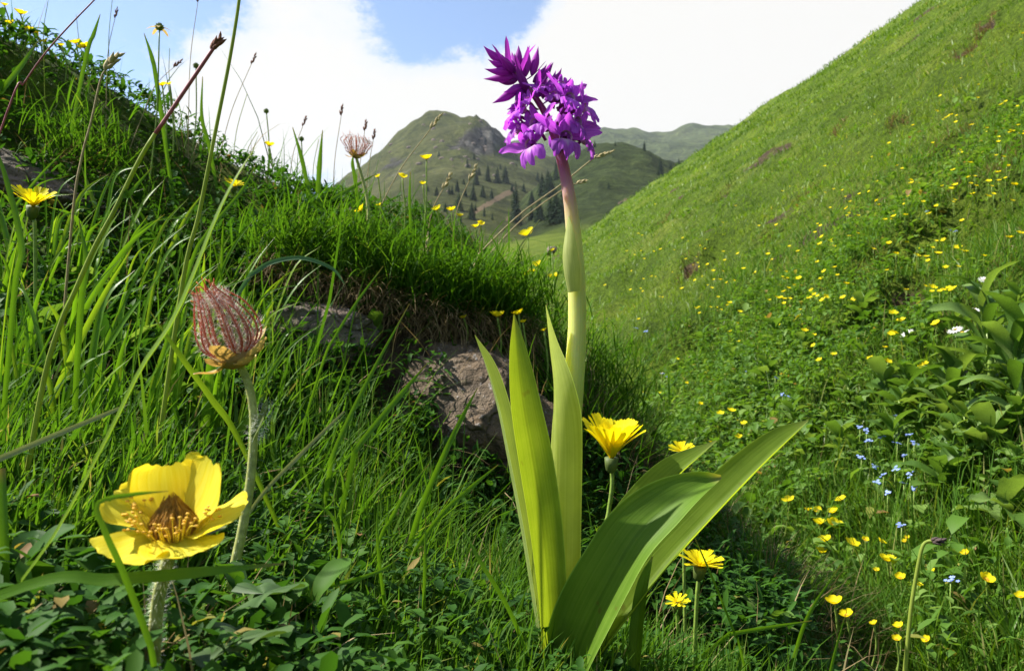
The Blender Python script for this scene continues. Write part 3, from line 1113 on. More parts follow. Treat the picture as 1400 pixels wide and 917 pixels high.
# ------------------------------------------------------------------ the orchid
OY = .40
OPX = OY / FPX
o_base = at(748, 925, OY)
o_base[2] = H1(o_base[0], o_base[1]) - .004
orchid = thing('orchid', 'tall purple orchid with a leaning flower spike and broad strap leaves', 'orchid', tuple(o_base))
stem_px = [(750, 935, .400, 17), (756, 840, .400, 17), (764, 740, .400, 17), (773, 640, .400, 16.5), (783, 540, .400, 15.5), (789, 450, .400, 13.5), (788, 380, .400, 13.0),
           (785, 330, .400, 11.5), (780, 280, .400, 10), (773, 240, .400, 8.6), (766, 210, .400, 8), (758, 185, .401, 6.5), (748, 160, .402, 5.5), (733, 135, .403, 4.6),
           (716, 113, .404, 3.6), (698, 95, .405, 2.6), (684, 84, .405, 1.6)]
sp_ = px_path([p[:3] for p in stem_px], 90)
sr_ = smooth_path([[p[3]] for p in stem_px], 90)[:, 0] * OPX * .93
tv, tf = tube(sp_, sr_, 18)
al_ = np.append(np.repeat(np.linspace(0, 1, 90), 18), [0, 1])
ac_ = np.append(np.tile(np.cos(np.linspace(0, 2 * math.pi, 18, endpoint=False) * 1.0), 90), [0, 0])
# 'along' of the stem follows height in the picture so the wine flush starts under the spike
hz = tv[:, 2]
al_ = (hz - hz.min()) / (hz.max() - hz.min())
stem = Acc().add(tv, tf, along=al_, across=ac_).part('stem', M['orchidstem'], orchid)

# sheathing stem leaf with its free tip, and the slim bract higher up
leaf_part('sheath_leaf', [(744, 905, .392), (748, 800, .391), (752, 690, .390), (755, 600, .390), (757, 530, .392), (751, 470, .396), (746, 417, .399)],
          [96, 98, 92, 84, 66, 30, 2], [2.4, 2.35, 2.25, 2.0, 1.5, 1.1, .6], [(1, .55, 0)] * 4 + [(1, .1, .1)] * 3, M['orchidsheath'], orchid, 44, 15)
leaf_part('bract_leaf', [(778, 400, .390), (773, 372, .3895), (771, 345, .391), (774, 318, .394), (777, 296, .397)],
          [30, 40, 36, 22, 2], [1.7, 1.6, 1.4, 1.1, .6], (1, .75, .05), M['orchidbract'], orchid, 26, 11)
leaf_part('leaf', [(742, 915, .41), (728, 820, .41), (712, 720, .41), (695, 630, .411), (680, 555, .412), (664, 498, .413), (649, 458, .414)],
          [34, 42, 46, 46, 42, 32, 2], [.9, .9, .85, .8, .75, .6, .3], [(.85, -.35, .1)] * 7, M['orchidpale'], orchid, 44, 11)
leaf_part('leaf', [(755, 915, .388), (751, 820, .386), (742, 720, .384), (729, 630, .383), (716, 555, .382), (708, 490, .383), (703, 430, .386)],
          [44, 48, 52, 53, 46, 30, 2], [1.1, .95, .75, .6, .55, .5, .3], [(.35, -1, .1)] * 7, M['orchidleaf'], orchid, 44, 13)
leaf_part('leaf', [(800, 905, .42), (822, 820, .425), (850, 748, .43), (885, 692, .433), (930, 645, .436), (980, 602, .44)],
          [46, 56, 58, 56, 46, 2], [.9, .8, .7, .7, .75, .4], [(-.45, -.42, .7)] * 6, M['orchidleaf'], orchid, 36, 13, crease=.4)
leaf_part('leaf', [(800, 920, .405), (850, 850, .405), (905, 778, .407), (965, 712, .41), (1030, 645, .414), (1075, 602, .418), (1105, 575, .42)],
          [58, 68, 70, 64, 54, 36, 3], [.9, .85, .8, .8, .85, .8, .5], [(-.5, -.45, .7)] * 7, M['orchidleaf'], orchid, 44, 15, crease=.45,
          label='longest orchid leaf, reaching out over the meadow')
leaf_part('leaf', [(775, 925, .385), (805, 850, .378), (838, 785, .373), (872, 730, .371), (915, 690, .372), (955, 665, .374), (986, 652, .378)],
          [84, 94, 95, 88, 72, 44, 3], [.75, .7, .6, .55, .6, .8, .9], [(-.55, -.75, .42)] * 7, M['orchidleafdark'], orchid, 48, 15, wave=.0008, wfreq=2.5,
          label='broadest dark orchid leaf with folded tip')
leaf_part('leaf', [(868, 930, .395), (872, 860, .395), (880, 800, .397), (892, 760, .40)],
          [20, 22, 18, 2], [.9, .8, .7, .4], (-.5, -.8, .2), M['orchidleafdark'], orchid, 20, 7)


# floral parts, drawn once in units of one flower width and shared
def sepal_mesh(sgn, k):
    g = np.random.default_rng(900 + k)
    up = g.uniform(-.06, .08)
    C = smooth_path([(.05 * sgn, .0, .05), (.32 * sgn, .0, .15 + up), (.60 * sgn, -.06, .26 + up), (.90 * sgn, -.16, .34 + up * 1.8)], 14)
    V, F, ac, al = ribbon(C, .30 * wprofile(14, 'lance', .35, .38), .55, (0, -.9, .35), 7, .02, 2.0, k)
    return Acc().add(V, F, across=ac, along=al).mesh('sepal', M['sepal'])


def dorsal_mesh():
    C = smooth_path([(0, .02, .08), (0, .04, .26), (0, .0, .46), (0, -.10, .64)], 12)
    V, F, ac, al = ribbon(C, .25 * wprofile(12, 'lance', .4, .4), .8, (0, -1, -.2), 7)
    return Acc().add(V, F, across=ac, along=al).mesh('dorsal_sepal', M['sepal'])


def petal_mesh(sgn):
    C = smooth_path([(.04 * sgn, 0, .06), (.17 * sgn, -.03, .20), (.19 * sgn, -.09, .34), (.10 * sgn, -.16, .45)], 12)
    V, F, ac, al = ribbon(C, .22 * wprofile(12, 'lance', .4, .45), .6, (-sgn * .7, -.6, -.2), 7)
    return Acc().add(V, F, across=ac, along=al).mesh('petal', M['sepal'])


def lip_mesh(k):
    g = np.random.default_rng(500 + k)
    nt_, nv = 16, 25
    t = np.linspace(0, 1, nt_)[:, None]
    v = np.linspace(-1, 1, nv)[None, :]
    lob = .5 + .5 * np.cos(v * 2 * math.pi * 1.36)
    lob = lob * (1 - .25 * (np.abs(v) > .5)) + .10 * np.sin(v * 23 + k) + g.normal(0, .04, (1, nv))
    tt = t * (.70 + .34 * lob)
    h = .12 + .26 * sstep(.08, .62, t)
    cx = smooth_path([(0, -.05, .0), (0, -.22, -.06), (0, -.36, -.22), (0, -.42, -.42), (0, -.42, -.60)], 60)
    k_ = np.clip(tt / 1.1, 0, 1) * 59
    y = np.interp(k_, np.arange(60), cx[:, 1])
    z = np.interp(k_, np.arange(60), cx[:, 2])
    y = y + .16 * v ** 2 * sstep(.15, .7, t) + .045 * np.sin(v * 9 + k) * t ** 2 + .02 * np.sin(v * 21 + t * 5) * t
    x = v * h + 0 * t
    V = np.stack([x, y, z], -1).reshape(-1, 3)
    i, j = np.meshgrid(np.arange(nt_ - 1), np.arange(nv - 1), indexing='ij')
    a = (i * nv + j).ravel()
    F = np.stack([a, a + 1, a + nv + 1, a + nv], 1)
    return Acc().add(V, F, across=np.tile(v[0], nt_), along=np.repeat(t[:, 0], nv)).mesh('lip', M['lip'])


sep_m = {(s, k): sepal_mesh(s, k) for s in (-1, 1) for k in range(3)}
dor_m, pet_m = dorsal_mesh(), {s: petal_mesh(s) for s in (-1, 1)}
lip_m = [lip_mesh(k) for k in range(4)]
thr = tube(smooth_path([(0, .08, .05), (0, .0, .04), (0, -.10, .03)], 6), [.06, .10, .13, .15, .16, .17], 14, cap=False)
thr_m = Acc().add(*thr).mesh('throat', M['throat'])
col_m = Acc().add(*tube(smooth_path([(0, .05, .10), (0, -.03, .12), (0, -.08, .07)], 6), [.04, .05, .055, .05, .035, .01], 8)).mesh('column', M['sepal'])
body = Acc()
body.add(*tube(smooth_path([(0, .05, .02), (0, .22, .03), (0, .42, -.03), (0, .60, .02)], 12), np.linspace(.075, .035, 12), 8))     # spur
ov_m = {}
for k in range(3):
    a_ = Acc()
    a_.V, a_.F, a_.n = list(body.V), {q: list(w) for q, w in body.F.items()}, body.n
    a_.add(*tube(smooth_path([(0, .04, .04), (.02, .16, -.10 - .04 * k), (.0, .34, -.24 - .06 * k)], 10), np.linspace(.05, .045, 10), 8))
    ov_m[k] = a_.mesh('flower', M['ovary'])

FU = 50 * OPX
flowers = [  # throat px, py, offset towards us (mm), facing (deg, + right), tip down, roll, size
    (728, 200, 12, -28, 12, -18, 1.02), (772, 190, 15, 14, 8, 6, 1.08), (733, 172, 9, -40, -2, -14, .95), (786, 170, 9, 48, 4, 20, 1.0),
    (777, 137, 8, 30, -8, 12, .95), (797, 192, 1, 72, 10, 16, .92), (709, 178, 1, -72, 4, -22, .95),
    (797, 150, 0, 78, -8, 14, .90), (716, 152, 2, -62, -14, -10, .85), (765, 178, -12, 170, 5, 0, .9),
    (770, 140, -10, 140, -8, 0, .85), (757, 132, 6, 10, -22, -6, .66), (722, 140, 5, -50, -20, -14, .66), (741, 122, 5, -5, -26, -8, .58), (768, 118, 4, 40, -22, 10, .62), (706, 160, 3, -75, -8, -16, .75)]
for k, (px, py, mm, az, dn, ro, sc) in enumerate(flowers):
    y = OY + .001 - mm / 1000.0
    p = at(px, py, y) - o_base
    rot = (Matrix.Rotation(R(az), 3, 'Z') @ Matrix.Rotation(R(dn), 3, 'X') @ Matrix.Rotation(R(ro), 3, 'Y')).to_euler()
    f = link('flower', ov_m[k % 3], orchid, p, rot, FU * sc)
    for s in (-1, 1):
        link('sepal', sep_m[(s, (k + (s > 0)) % 3)], f)
        link('petal', pet_m[s], f)
    link('dorsal_sepal', dor_m, f)
    link('lip', lip_m[k % 4], f)
    link('throat', thr_m, f)
    link('column', col_m, f)


def bud_mesh(k):
    z = np.linspace(0, 1, 16)
    prof = np.interp(z, [0, .1, .25, .45, .62, .78, .9, 1], [.05, .12, .175, .185, .14, .075, .035, .004])
    bend = .10 + .08 * k
    P = np.stack([bend * np.maximum(0, z - .4) ** 2 * 1.6, 0 * z, z], 1)
    V, F = tube(P, prof, 10)
    ac = np.append(np.tile(np.cos(np.linspace(0, 2 * math.pi, 10, endpoint=False)), 16), [0, 0])
    al = np.append(np.repeat(z, 10), [0, 1])
    a_ = Acc().add(V, F, across=ac, along=al)
    return a_.mesh('bud', M['bud'])


bud_m = [bud_mesh(k) for k in range(3)]
buds = [(660, 64, 686, 86, 2), (666, 70, 692, 84, -2), (667, 85, 692, 91, 4), (678, 74, 700, 92, 5), (688, 76, 706, 98, -4), (663, 99, 702, 97, 3), (661, 110, 706, 104, -3),
        (709, 61, 709, 93, 0), (723, 63, 718, 105, 3), (737, 65, 727, 103, -3), (759, 87, 731, 120, 2), (763, 99, 741, 134, 4), (674, 143, 708, 123, 3), (705, 145, 714, 122, 5),
        (703, 88, 722, 126, 7), (748, 104, 737, 132, 7), (700, 118, 726, 132, -6), (775, 112, 752, 140, -5), (684, 80, 702, 98, 8), (699, 74, 706, 96, -7), (792, 120, 765, 146, -4), (689, 128, 716, 117, 4), (749, 90, 729, 113, 3), (771, 97, 746, 124, -3), (694, 152, 722, 136, 4), (783, 108, 758, 134, 3), (681, 116, 708, 108, -5)]
for k, (tx, ty, bx_, by_, mm) in enumerate(buds):
    B = at(bx_, by_, .404)
    Tp = at(tx, ty, .404 - mm / 700.0)
    d = Vector(Tp - B)
    q = d.to_track_quat('Z', 'X')
    L = d.length
    fat = .74 * min(1.0, .0135 / L) + .14
    link('bud', bud_m[k % 3], orchid, Vector(B - o_base), q.to_euler(), (L * fat, L * fat, L))
for k in range(16):       # slender wine-coloured bracts among the flowers
    t = .79 + .011 * k
    c = sp_[int(t * 89)]
    a0 = k * 2.4
    d = np.array([math.cos(a0), math.sin(a0) * .8, .75])
    C = smooth_path([c, c + d * .006, c + d * .013 + np.array([0, 0, .003])], 8)
    V, F, ac, al = ribbon(C, .0032 * wprofile(8, 'lance', .6, .3), .6, (-d[0], -d[1], .6), 5)
    Acc().add(V, F, across=ac, along=al).part('bract', M['bud'], orchid)


# ------------------------------------------------------------------ open yellow avens
AY = .20
APX = AY / FPX
a_c = at(238, 730, AY)
a_base = at(208, 905, .212)
a_base[2] = min(a_base[2], H1(a_base[0], a_base[1])) - .002
avens = thing('alpine_avens', 'big open yellow avens flower with shaggy brown centre on a hairy stem', 'flower', tuple(a_base))
ap = smooth_path([a_base, at(214, 840, .206), at(226, 780, .202), a_c - np.array([0, 0, .002])], 30)
Acc().add(*tube(ap, np.linspace(.0017, .0016, 30), 10)).part('stem', M['hairystem'], avens)
add_hairs(ap, .0017, 800, .0017, 'stem_hair', avens, M['hair'], 31)
a_ax = nrm(np.array([.06, -.30, 1.0]))
e1 = nrm(np.cross(np.array([0, 1.0, 0]), a_ax))
e2 = np.cross(a_ax, e1)
for k, (az, el, L, W, cup) in enumerate([(50, 56, 106, 116, .45), (4, 22, 95, 102, .4), (-58, 6, 86, 108, .42), (-118, 5, 90, 110, .42), (176, 28, 92, 104, .5), (118, 50, 92, 110, .5)]):
    dr = math.cos(R(az)) * e1 + math.sin(R(az)) * e2
    L, W = L * APX, W * APX
    ts = np.linspace(0, 1, 22)
    elv = R(el) + np.linspace(-.15, .32 if el > 30 else .20, 22)
    st_ = np.cumsum((np.cos(elv)[:, None] * dr + np.sin(elv)[:, None] * a_ax) * (L / 22), axis=0)
    C = a_c + dr * .0018 + st_ + a_ax * .0004 * (k % 3)
    wp = np.interp(ts, [0, .15, .4, .7, .88, .96, 1], [.24, .55, .90, 1.0, .94, .78, .52])
    nh = -np.sin(elv)[:, None] * dr + np.cos(elv)[:, None] * a_ax
    V, F, ac, al = ribbon(C, W * wp, cup, nh, 17, .0006, 1.2, k * 1.7)
    Vg = V.reshape(22, 17, 3)
    v = np.linspace(-1, 1, 17)
    notch = -.0012 * np.exp(-(v / .28) ** 2) - .0003 * np.sin(v * 14 + k)
    Vg += (ts[:, None, None] ** 5) * notch[None, :, None] * (Vg[-1:, 8:9] - Vg[-4:-3, 8:9]) / np.linalg.norm(Vg[-1, 8] - Vg[-4, 8])
    Vg += (a_ax * .0003)[None, None, :] * np.sin(ts[:, None, None] * 9 + v[None, :, None] * 6 + k)
    Acc().add(Vg.reshape(-1, 3), F, across=ac, along=al).part('petal', M['avens'], avens)
for k in range(6):        # green sepals under the petals
    az = R(30 + 60 * k)
    dr = math.cos(az) * e1 + math.sin(az) * e2
    C = smooth_path([a_c - a_ax * .001, a_c + dr * .006 - a_ax * .0012, a_c + dr * .0125 - a_ax * .0005], 10)
    V, F, ac, al = ribbon(C, .0055 * wprofile(10, 'lance', .7, .3), .4, a_ax, 5)
    Acc().add(V, F, var=.6, across=ac, along=al).part('sepal', M['involucre'], avens)
g = np.random.default_rng(5)
sty, fil, ant = Acc(), Acc(), Acc()
sty.add(*tube(np.array([a_c + a_ax * h for h in (-.001, .0005, .002, .0035, .0045)]), [.0045, .0055, .0048, .003, .0005], 14))
for k in range(420):
    rr = math.sqrt(g.uniform()) * .0062
    az = g.uniform(0, 2 * math.pi)
    dr = math.cos(az) * e1 + math.sin(az) * e2
    h = .0105 * (1 - .45 * (rr / .0062) ** 2) * g.uniform(.85, 1.1)
    b = a_c + dr * rr * .75
    P = smooth_path([b, b + dr * .0012 + a_ax * h * .6, b + a_ax * h - dr * rr * .35 + e1 * g.normal(0, .0006)], 5)
    sty.add(*tube(P, [.00026, .00024, .00018, .00013, .00006], 4, False))
for k in range(96):
    az = g.uniform(0, 2 * math.pi)
    dr = math.cos(az) * e1 + math.sin(az) * e2
    L = g.uniform(.006, .0105)
    b = a_c + dr * .0055
    P = smooth_path([b, b + dr * .0022 + a_ax * L * .5, b + dr * g.uniform(.0025, .006) + a_ax * L * g.uniform(.6, 1)], 6)
    fil.add(*tube(P, .00010, 4, False))
    q = tube(np.array([P[-1] - e1 * .0005, P[-1] - e1 * .0003, P[-1] + e1 * .0003, P[-1] + e1 * .0005]), [.0001, .00030, .00030, .0001], 6)
    ant.add(*q)
sty.part('styles', M['styles'], avens)['kind'] = 'stuff'
fil.part('filaments', M['fil'], avens)['kind'] = 'stuff'
ant.part('anthers', M['stamen'], avens)['kind'] = 'stuff'


def lobed_leaf(parent, c, dr, size, mat, k, name='leaf', tilt=.25, roll=0.0):
    """rounded, toothed avens leaf lying outwards from c"""
    g = np.random.default_rng(k)
    dr = nrm(dr)
    up = nrm(np.array([0, 0, 1.0]) - dr * dr[2])
    sd = np.cross(up, dr)
    if roll:
        sd, up = math.cos(roll) * sd + math.sin(roll) * up, math.cos(roll) * up - math.sin(roll) * sd
    n = 40
    th = np.linspace(-2.6, 2.6, n)
    rr = size * (.62 + .10 * np.cos(th * 2)) * (1 + .07 * np.abs(np.sin(th * 7.5)) + g.normal(0, .02, n))
    rows = [0, .35, .7, 1.0]
    V, F = [], []
    ctr = c + dr * size * .55
    for q in rows:
        x, y = np.cos(th) * rr * q, np.sin(th) * rr * q
        zz = size * (.10 * np.abs(np.sin(th * 3.5)) * q + .10 * q * q * np.sin(th * 2 + k) - tilt * .15 * q)
        V.append(ctr + x[:, None] * dr + y[:, None] * sd + zz[:, None] * up)
    V = np.concatenate(V)
    for q in range(3):
        i = np.arange(n - 1) + q * n
        F.append(np.stack([i, i + 1, i + n + 1, i + n], 1))
    return Acc().add(V, [np.concatenate(F)], var=g.uniform()).part(name, mat, parent)


for k, (px, py, y, sx, sy, sz, s) in enumerate([(262, 880, .225, .9, -.1, .10, .022), (318, 820, .25, .9, .3, .12, .017), (120, 900, .20, -.9, .1, .1, .020),
                                               (60, 885, .21, -.8, -.2, .05, .018), (235, 930, .20, .3, -.7, .05, .018)]):
    lobed_leaf(avens, at(px, py, y), np.array([sx, sy, sz]), s, M['avensleaf'], 40 + k)


# ------------------------------------------------------------------ avens gone to seed, feathery plumes
def seed_head(label, base_px, head_px, axis_px, y, width_px, nplume, stem_pts, hairs=True, detail=1.0, openness=.25, group=None):
    s = y / FPX
    B = at(*head_px, y)
    Tp = at(*axis_px, y - .004)
    ax = nrm(Tp - B)
    L = np.linalg.norm(Tp - B)
    f1 = nrm(np.cross(np.array([0, 1.0, 0]), ax))
    f2 = np.cross(ax, f1)
    base = at(*base_px, y + .01)
    base[2] = min(base[2], H1(base[0], base[1])) - .002
    root = thing('avens_seed_head', label, 'seed head', tuple(base), group=group)
    P = smooth_path([base] + [at(a_, b_, y + .004) for a_, b_ in stem_pts] + [B - ax * .001], 40)
    r0 = max(.0011, .0055 * width_px * s / .03 * .38)
    Acc().add(*tube(P, np.linspace(r0 * 1.15, r0 * .85, 40), 10)).part('stem', M['hairystem'], root)
    if hairs:
        add_hairs(P, r0, int(800 * detail), .0016, 'stem_hair', root, M['hair'], int(px_seed(base_px)))
    Acc().add(*tube(np.array([B - ax * L * .10, B - ax * L * .03, B + ax * L * .06, B + ax * L * .14]), np.array([.10, .22, .26, .05]) * L, 14)).part('receptacle', M['calyx'], root)
    g = np.random.default_rng(int(px_seed(base_px)) + 3)
    hw = width_px * s / 2
    hv, hf, hn = [], [], 0
    for k in range(nplume):
        az = 2.39996 * k + g.normal(0, .15)
        q = math.sqrt((k + .5) / nplume)
        dr = math.cos(az) * f1 + math.sin(az) * f2
        ll = L * g.uniform(.86, 1.04)
        conv = openness + g.normal(0, .06)
        P4 = smooth_path([B + dr * L * .12 * q + ax * L * .04, B + dr * hw * .86 * q + ax * ll * .20, B + dr * hw * 1.0 * q + ax * ll * .42,
                          B + dr * hw * (.46 + conv) * q + ax * ll * .74, B + dr * hw * (.14 + conv) * q + ax * ll * .96 - f1 * .05 * L,
                          B + dr * hw * (.20 + conv) * q + ax * ll * g.uniform(1.02, 1.16) - f1 * (.10 + g.normal(0, .04)) * L], 18)
        V, F, = tube(P4, np.interp(np.linspace(0, 1, 18), [0, .3, .8, 1], [.9, 1.0, .7, .35]) * .0145 * L, 5, True)
        Acc().add(V, F, along=np.linspace(0, 1, len(V)), across=0.0).part('plume', M['plume'], root)
        m = int(190 * detail)
        ki = g.uniform(1, 13.5, m)
        i0 = ki.astype(int)
        c = P4[i0] + (P4[i0 + 1] - P4[i0]) * (ki - i0)[:, None]
        T = nrm(P4[i0 + 1] - P4[i0])
        dd = g.normal(size=(m, 3))
        dd = nrm(dd - T * (dd * T).sum(1, keepdims=True)) * .8 + T * .5
        tipv = c + dd * (L * .13 * g.uniform(.5, 1.2, (m, 1)))
        sdv = nrm(np.cross(dd, g.normal(size=(m, 3)))) * .00007 * max(1, y / .3 * .8)
        hv.append(np.stack([c - sdv, c + sdv, tipv], 1).reshape(-1, 3))
        hf.append(np.arange(m * 3).reshape(-1, 3) + hn)
        hn += m * 3
    if detail > .3:
        Acc().add(np.concatenate(hv), np.concatenate(hf)).part('silky_hair', M['fuzz'], root, False)['kind'] = 'stuff'
    for k in range(10):
        az = k * .6283 + .2
        dr = math.cos(az) * f1 + math.sin(az) * f2
        lift = .10 + .10 * math.sin(k * 2.1)
        C = smooth_path([B - ax * L * .02 + dr * L * .14, B + dr * L * .33 + ax * L * (lift - .08), B + dr * L * (.58 if k % 2 else .44) + ax * L * lift * 1.6], 9)
        V, F, ac, al = ribbon(C, L * .26 * wprofile(9, 'lance', .8, .35), .5, ax, 5, L * .01, 2)
        Acc().add(V, F, var=g.uniform(), across=ac, along=al).part('sepal', M['calyx'], root)
    return root


def px_seed(p):
    return p[0] * 7 + p[1]


sh = seed_head('large avens seed head with a tulip of reddish feathery plumes on a hairy stem', (312, 870), (325, 492), (288, 394), .30, 92, 30,
               [(316, 800), (332, 720), (343, 650), (347, 580), (341, 530)], openness=.30)
# small woolly stem leaf half-way up its stalk
C = smooth_path([at(346, 600, .302), at(356, 580, .300), at(364, 562, .299), at(366, 546, .299)], 12)
V, F, ac, al = ribbon(C, .0052 * wprofile(12, 'lance', .5, .4), .9, (-.6, -.6, .2), 7)
Acc().add(V, F, var=.9, across=ac, along=al).part('stem_leaf', M['involucre'], sh)
add_hairs(C, .0022, 420, .0030, 'woolly_hair', sh, M['hair'], 77)
seed_head('small open avens seed head rising above the turf on the bank crest', (500, 338), (487, 214), (489, 186), 1.08, 34, 30,
          [(504, 300), (500, 262)], False, .5, .95)


# ------------------------------------------------------------------ hawkbits (dandelion-like)
def ray_mesh(L, W, k):
    C = smooth_path([(0, 0, 0), (L * .4, 0, L * .03), (L * .8, 0, L * .0), (L, 0, -L * .04 + .02 * L * k)], 9)
    w = W * np.interp(np.linspace(0, 1, 9), [0, .3, .9, 1], [.45, .9, 1, .92])
    V, F, ac, al = ribbon(C, w, .35, (0, 0, 1), 7)
    Vg = V.reshape(9, 7, 3)
    Vg[-1, :, 0] += np.array([0, .05, 0, .06, 0, .05, 0]) * L * .6 - .02 * L
    return Acc().add(Vg.reshape(-1, 3), F, across=ac, along=al).mesh('ray', M['hawkbit'])


rays = [ray_mesh(1.0, .23, k) for k in range(3)]


def hawkbit(label, head_px, y, width_px, stem_pts, elev, tilt=(0, -.1, 1), nout=18, nin=12, seed=0):
    s = y / FPX
    c = at(*head_px, y)
    ax = nrm(np.array(tilt, float))
    base = at(*stem_pts[-1], y + .01)
    base[2] = min(base[2], H1(base[0], base[1])) - .002
    root = thing('hawkbit', label, 'flower', tuple(base))
    P = smooth_path([base] + [at(a_, b_, y + .003) for a_, b_ in reversed(stem_pts[:-1])] + [c - ax * .006], 24)
    Acc().add(*tube(P, np.interp(np.linspace(0, 1, 24), [0, .85, 1], [.0012, .0012, .0022]), 8)).part('stem', M['greenstem'], root)
    hw = width_px * s / 2
    Acc().add(*tube(np.array([c - ax * .0075, c - ax * .006, c - ax * .003, c + ax * .001]), [.0016, .0030, .0036, .0040], 12), var=.5).part('involucre', M['involucre'], root)
    g = np.random.default_rng(seed)
    for ring, (n, e, ll) in enumerate(((nout, elev, 1.0), (nin, elev + 16, .72))):
        for k in range(n):
            az = 2 * math.pi * (k + .5 * ring) / n + g.normal(0, .06)
            el = R(e + g.normal(0, 5))
            q = Vector(ax).to_track_quat('Z', 'Y').to_matrix() @ Matrix.Rotation(az, 3, 'Z') @ Matrix.Rotation(-el, 3, 'Y')
            L = hw / max(.45, math.cos(R(elev))) * ll * g.uniform(.88, 1.05)
            link('ray', rays[k % 3], root, Vector(c - base) + Vector(ax) * (.0005 + .001 * ring), q.to_euler(), L)
    return root


hawkbit('yellow hawkbit with upswept rays beside the orchid stem', (836, 628), .45, 84, [(835, 625), (837, 660), (832, 700), (826, 740), (818, 820)], 50, (.02, -.12, 1), 22, 12, 1)
hawkbit('yellow hawkbit in the shade under the long orchid leaves', (957, 776), .46, 62, [(957, 790), (953, 815), (945, 870)], 24, (.12, -.15, 1), 18, 10, 2)
hawkbit('yellow hawkbit half hidden behind the short orchid leaf', (932, 620), .58, 40, [(933, 640), (936, 720)], 26, (0, -.3, 1), 16, 8, 3)
hawkbit('dim little hawkbit low in the grass below the orchid leaves', (926, 825), .52, 34, [(926, 838), (928, 880)], 20, (-.1, -.3, 1), 14, 8, 4)


def root_below(p0, p1):
    """carry a stem on down from p0, steepening, to where it meets the soil"""
    d = nrm(p0 - p1)
    d = nrm(np.array([d[0] * .7, d[1] * .7 + .05, min(d[2], -.25)]))
    Q = p0 + d[None, :] * (np.arange(1, 120) * .005)[:, None]
    below = Q[:, 2] < H(Q[:, 0], Q[:, 1])
    return Q[int(np.argmax(below)) if below.any() else -1] - np.array([0, 0, .003])


# ------------------------------------------------------------------ single tall grasses one can follow by eye
def grass_blade(pts, widths, label, mat='blade', group=None, arc=.35, nh=(.2, -1, .3), name='tall_grass', n=26):
    base = at(*pts[0])
    gz = H1(base[0], base[1])
    P3 = [at(*p) for p in pts]
    if P3[0][2] > gz:                     # root it in the ground
        P3 = [root_below(P3[0], P3[1])] + P3
        widths = [widths[0] * .8] + list(widths)
    C = smooth_path(P3, n)
    yy = C[:, 1]
    W = np.interp(np.linspace(0, 1, n), np.linspace(0, 1, len(widths)), widths) * yy / FPX
    W[-1] = max(W[-1], 1e-5)
    V, F, ac, al = ribbon(C, W, arc, nh, 5)
    root = C[0].copy()
    me = Acc().add(V, F, across=ac, along=al, var=.5).mesh(name, M[mat], True, root)
    return tag(link(name, me, None, root), label, 'grass', group)


grass_blade([(12, 822, .20), (78, 727, .20), (150, 594, .20), (195, 503, .20), (244, 427, .203), (300, 290, .21), (330, 232, .214), (352, 198, .218)], [9, 13, 18, 21, 21, 17, 10, 1],
            'longest broad grass blade, leaning across the bank past the seed head', 'bladebright', nh=(-.8, -.6, .3), arc=.5)
grass_blade([(332, 610, .36), (290, 545, .355), (250, 490, .35), (205, 425, .35)], [11, 12, 10, 1], 'grass blade crossing the long blade behind the seed head', 'bladebright', nh=(-.6, -.8, .4))
grass_blade([(43, 798, .186), (150, 792, .186), (260, 783, .188), (388, 770, .192)], [15, 17, 16, 2], 'broad grass blade lying level under the open avens flower', nh=(0, -1, .5), arc=.15)
grass_blade([(212, 917, .178), (202, 871, .178), (167, 778, .178), (144, 727, .178), (134, 688, .179), (180, 676, .182), (230, 671, .186)], [8, 9, 9, 8, 7, 6, 1],
            'kinked grass blade bent over the left petals of the avens')
grass_blade([(-30, 640, .26), (0, 627, .26), (70, 597, .265), (152, 563, .27), (176, 552, .27)], [9, 9, 8, 6, 1], 'pale glossy grass blade slanting low over the small leaves', 'bladepale')
grass_blade([(4, 900, .23), (6, 760, .23), (3, 640, .235)], [15, 14, 9], 'dark upright grass blade at the foot of the bank', 'blade')
grass_blade([(330, 395, .60), (352, 370, .60), (377, 357, .60), (415, 353, .60), (454, 367, .60), (471, 388, .60)], [6, 7, 7, 6, 5, 1], 'blue-green grass blade arching before the bank soil', 'bladeblue')
grass_blade([(350, 687, .36), (411, 621, .36), (471, 562, .37)], [5, 6, 3], 'bleached straight grass blade above the small leaves', 'bladepale')
grass_blade([(480, 640, .42), (491, 609, .42), (544, 544, .43), (584, 497, .44)], [7, 8, 8, 1], 'grass blade pointing at the reddish boulder', 'blade')
grass_blade([(448, 660, .45), (459, 613, .45), (503, 520, .46), (560, 415, .48)], [7, 7, 6, 1], 'tall grass blade rising before the gap between the rocks', 'blade')
grass_blade([(440, 500, .55), (459, 459, .55), (490, 410, .56), (524, 364, .57)], [4, 4, 4, 1], 'thin grass blade before the grey rock', 'blade')
grass_blade([(572, 705, .44), (608, 620, .44), (632, 570, .45), (653, 530, .46)], [8, 8, 6, 1], 'grass blade standing before the reddish boulder', 'blade')
grass_blade([(596, 712, .42), (641, 669, .42), (681, 635, .42)], [6, 7, 1], 'grass blade pointing at the lower orchid leaf', 'blade')
grass_blade([(465, 800, .37), (465, 780, .37), (463, 731, .37), (449, 700, .37), (415, 685, .37)], [5, 5, 5, 4, 1], 'yellow-green grass blade hooked over at its tip', 'blade')
grass_blade([(580, 930, .36), (579, 850, .36), (581, 770, .36), (582, 707, .365)], [5, 5, 5, 1], 'upright thin grass blade standing free among the lawn', 'blade')
grass_blade([(534, 930, .34), (529, 859, .34), (516, 738, .34), (518, 676, .345)], [4, 5, 4, 1], 'slender slightly bowed grass blade in the lawn', 'blade')
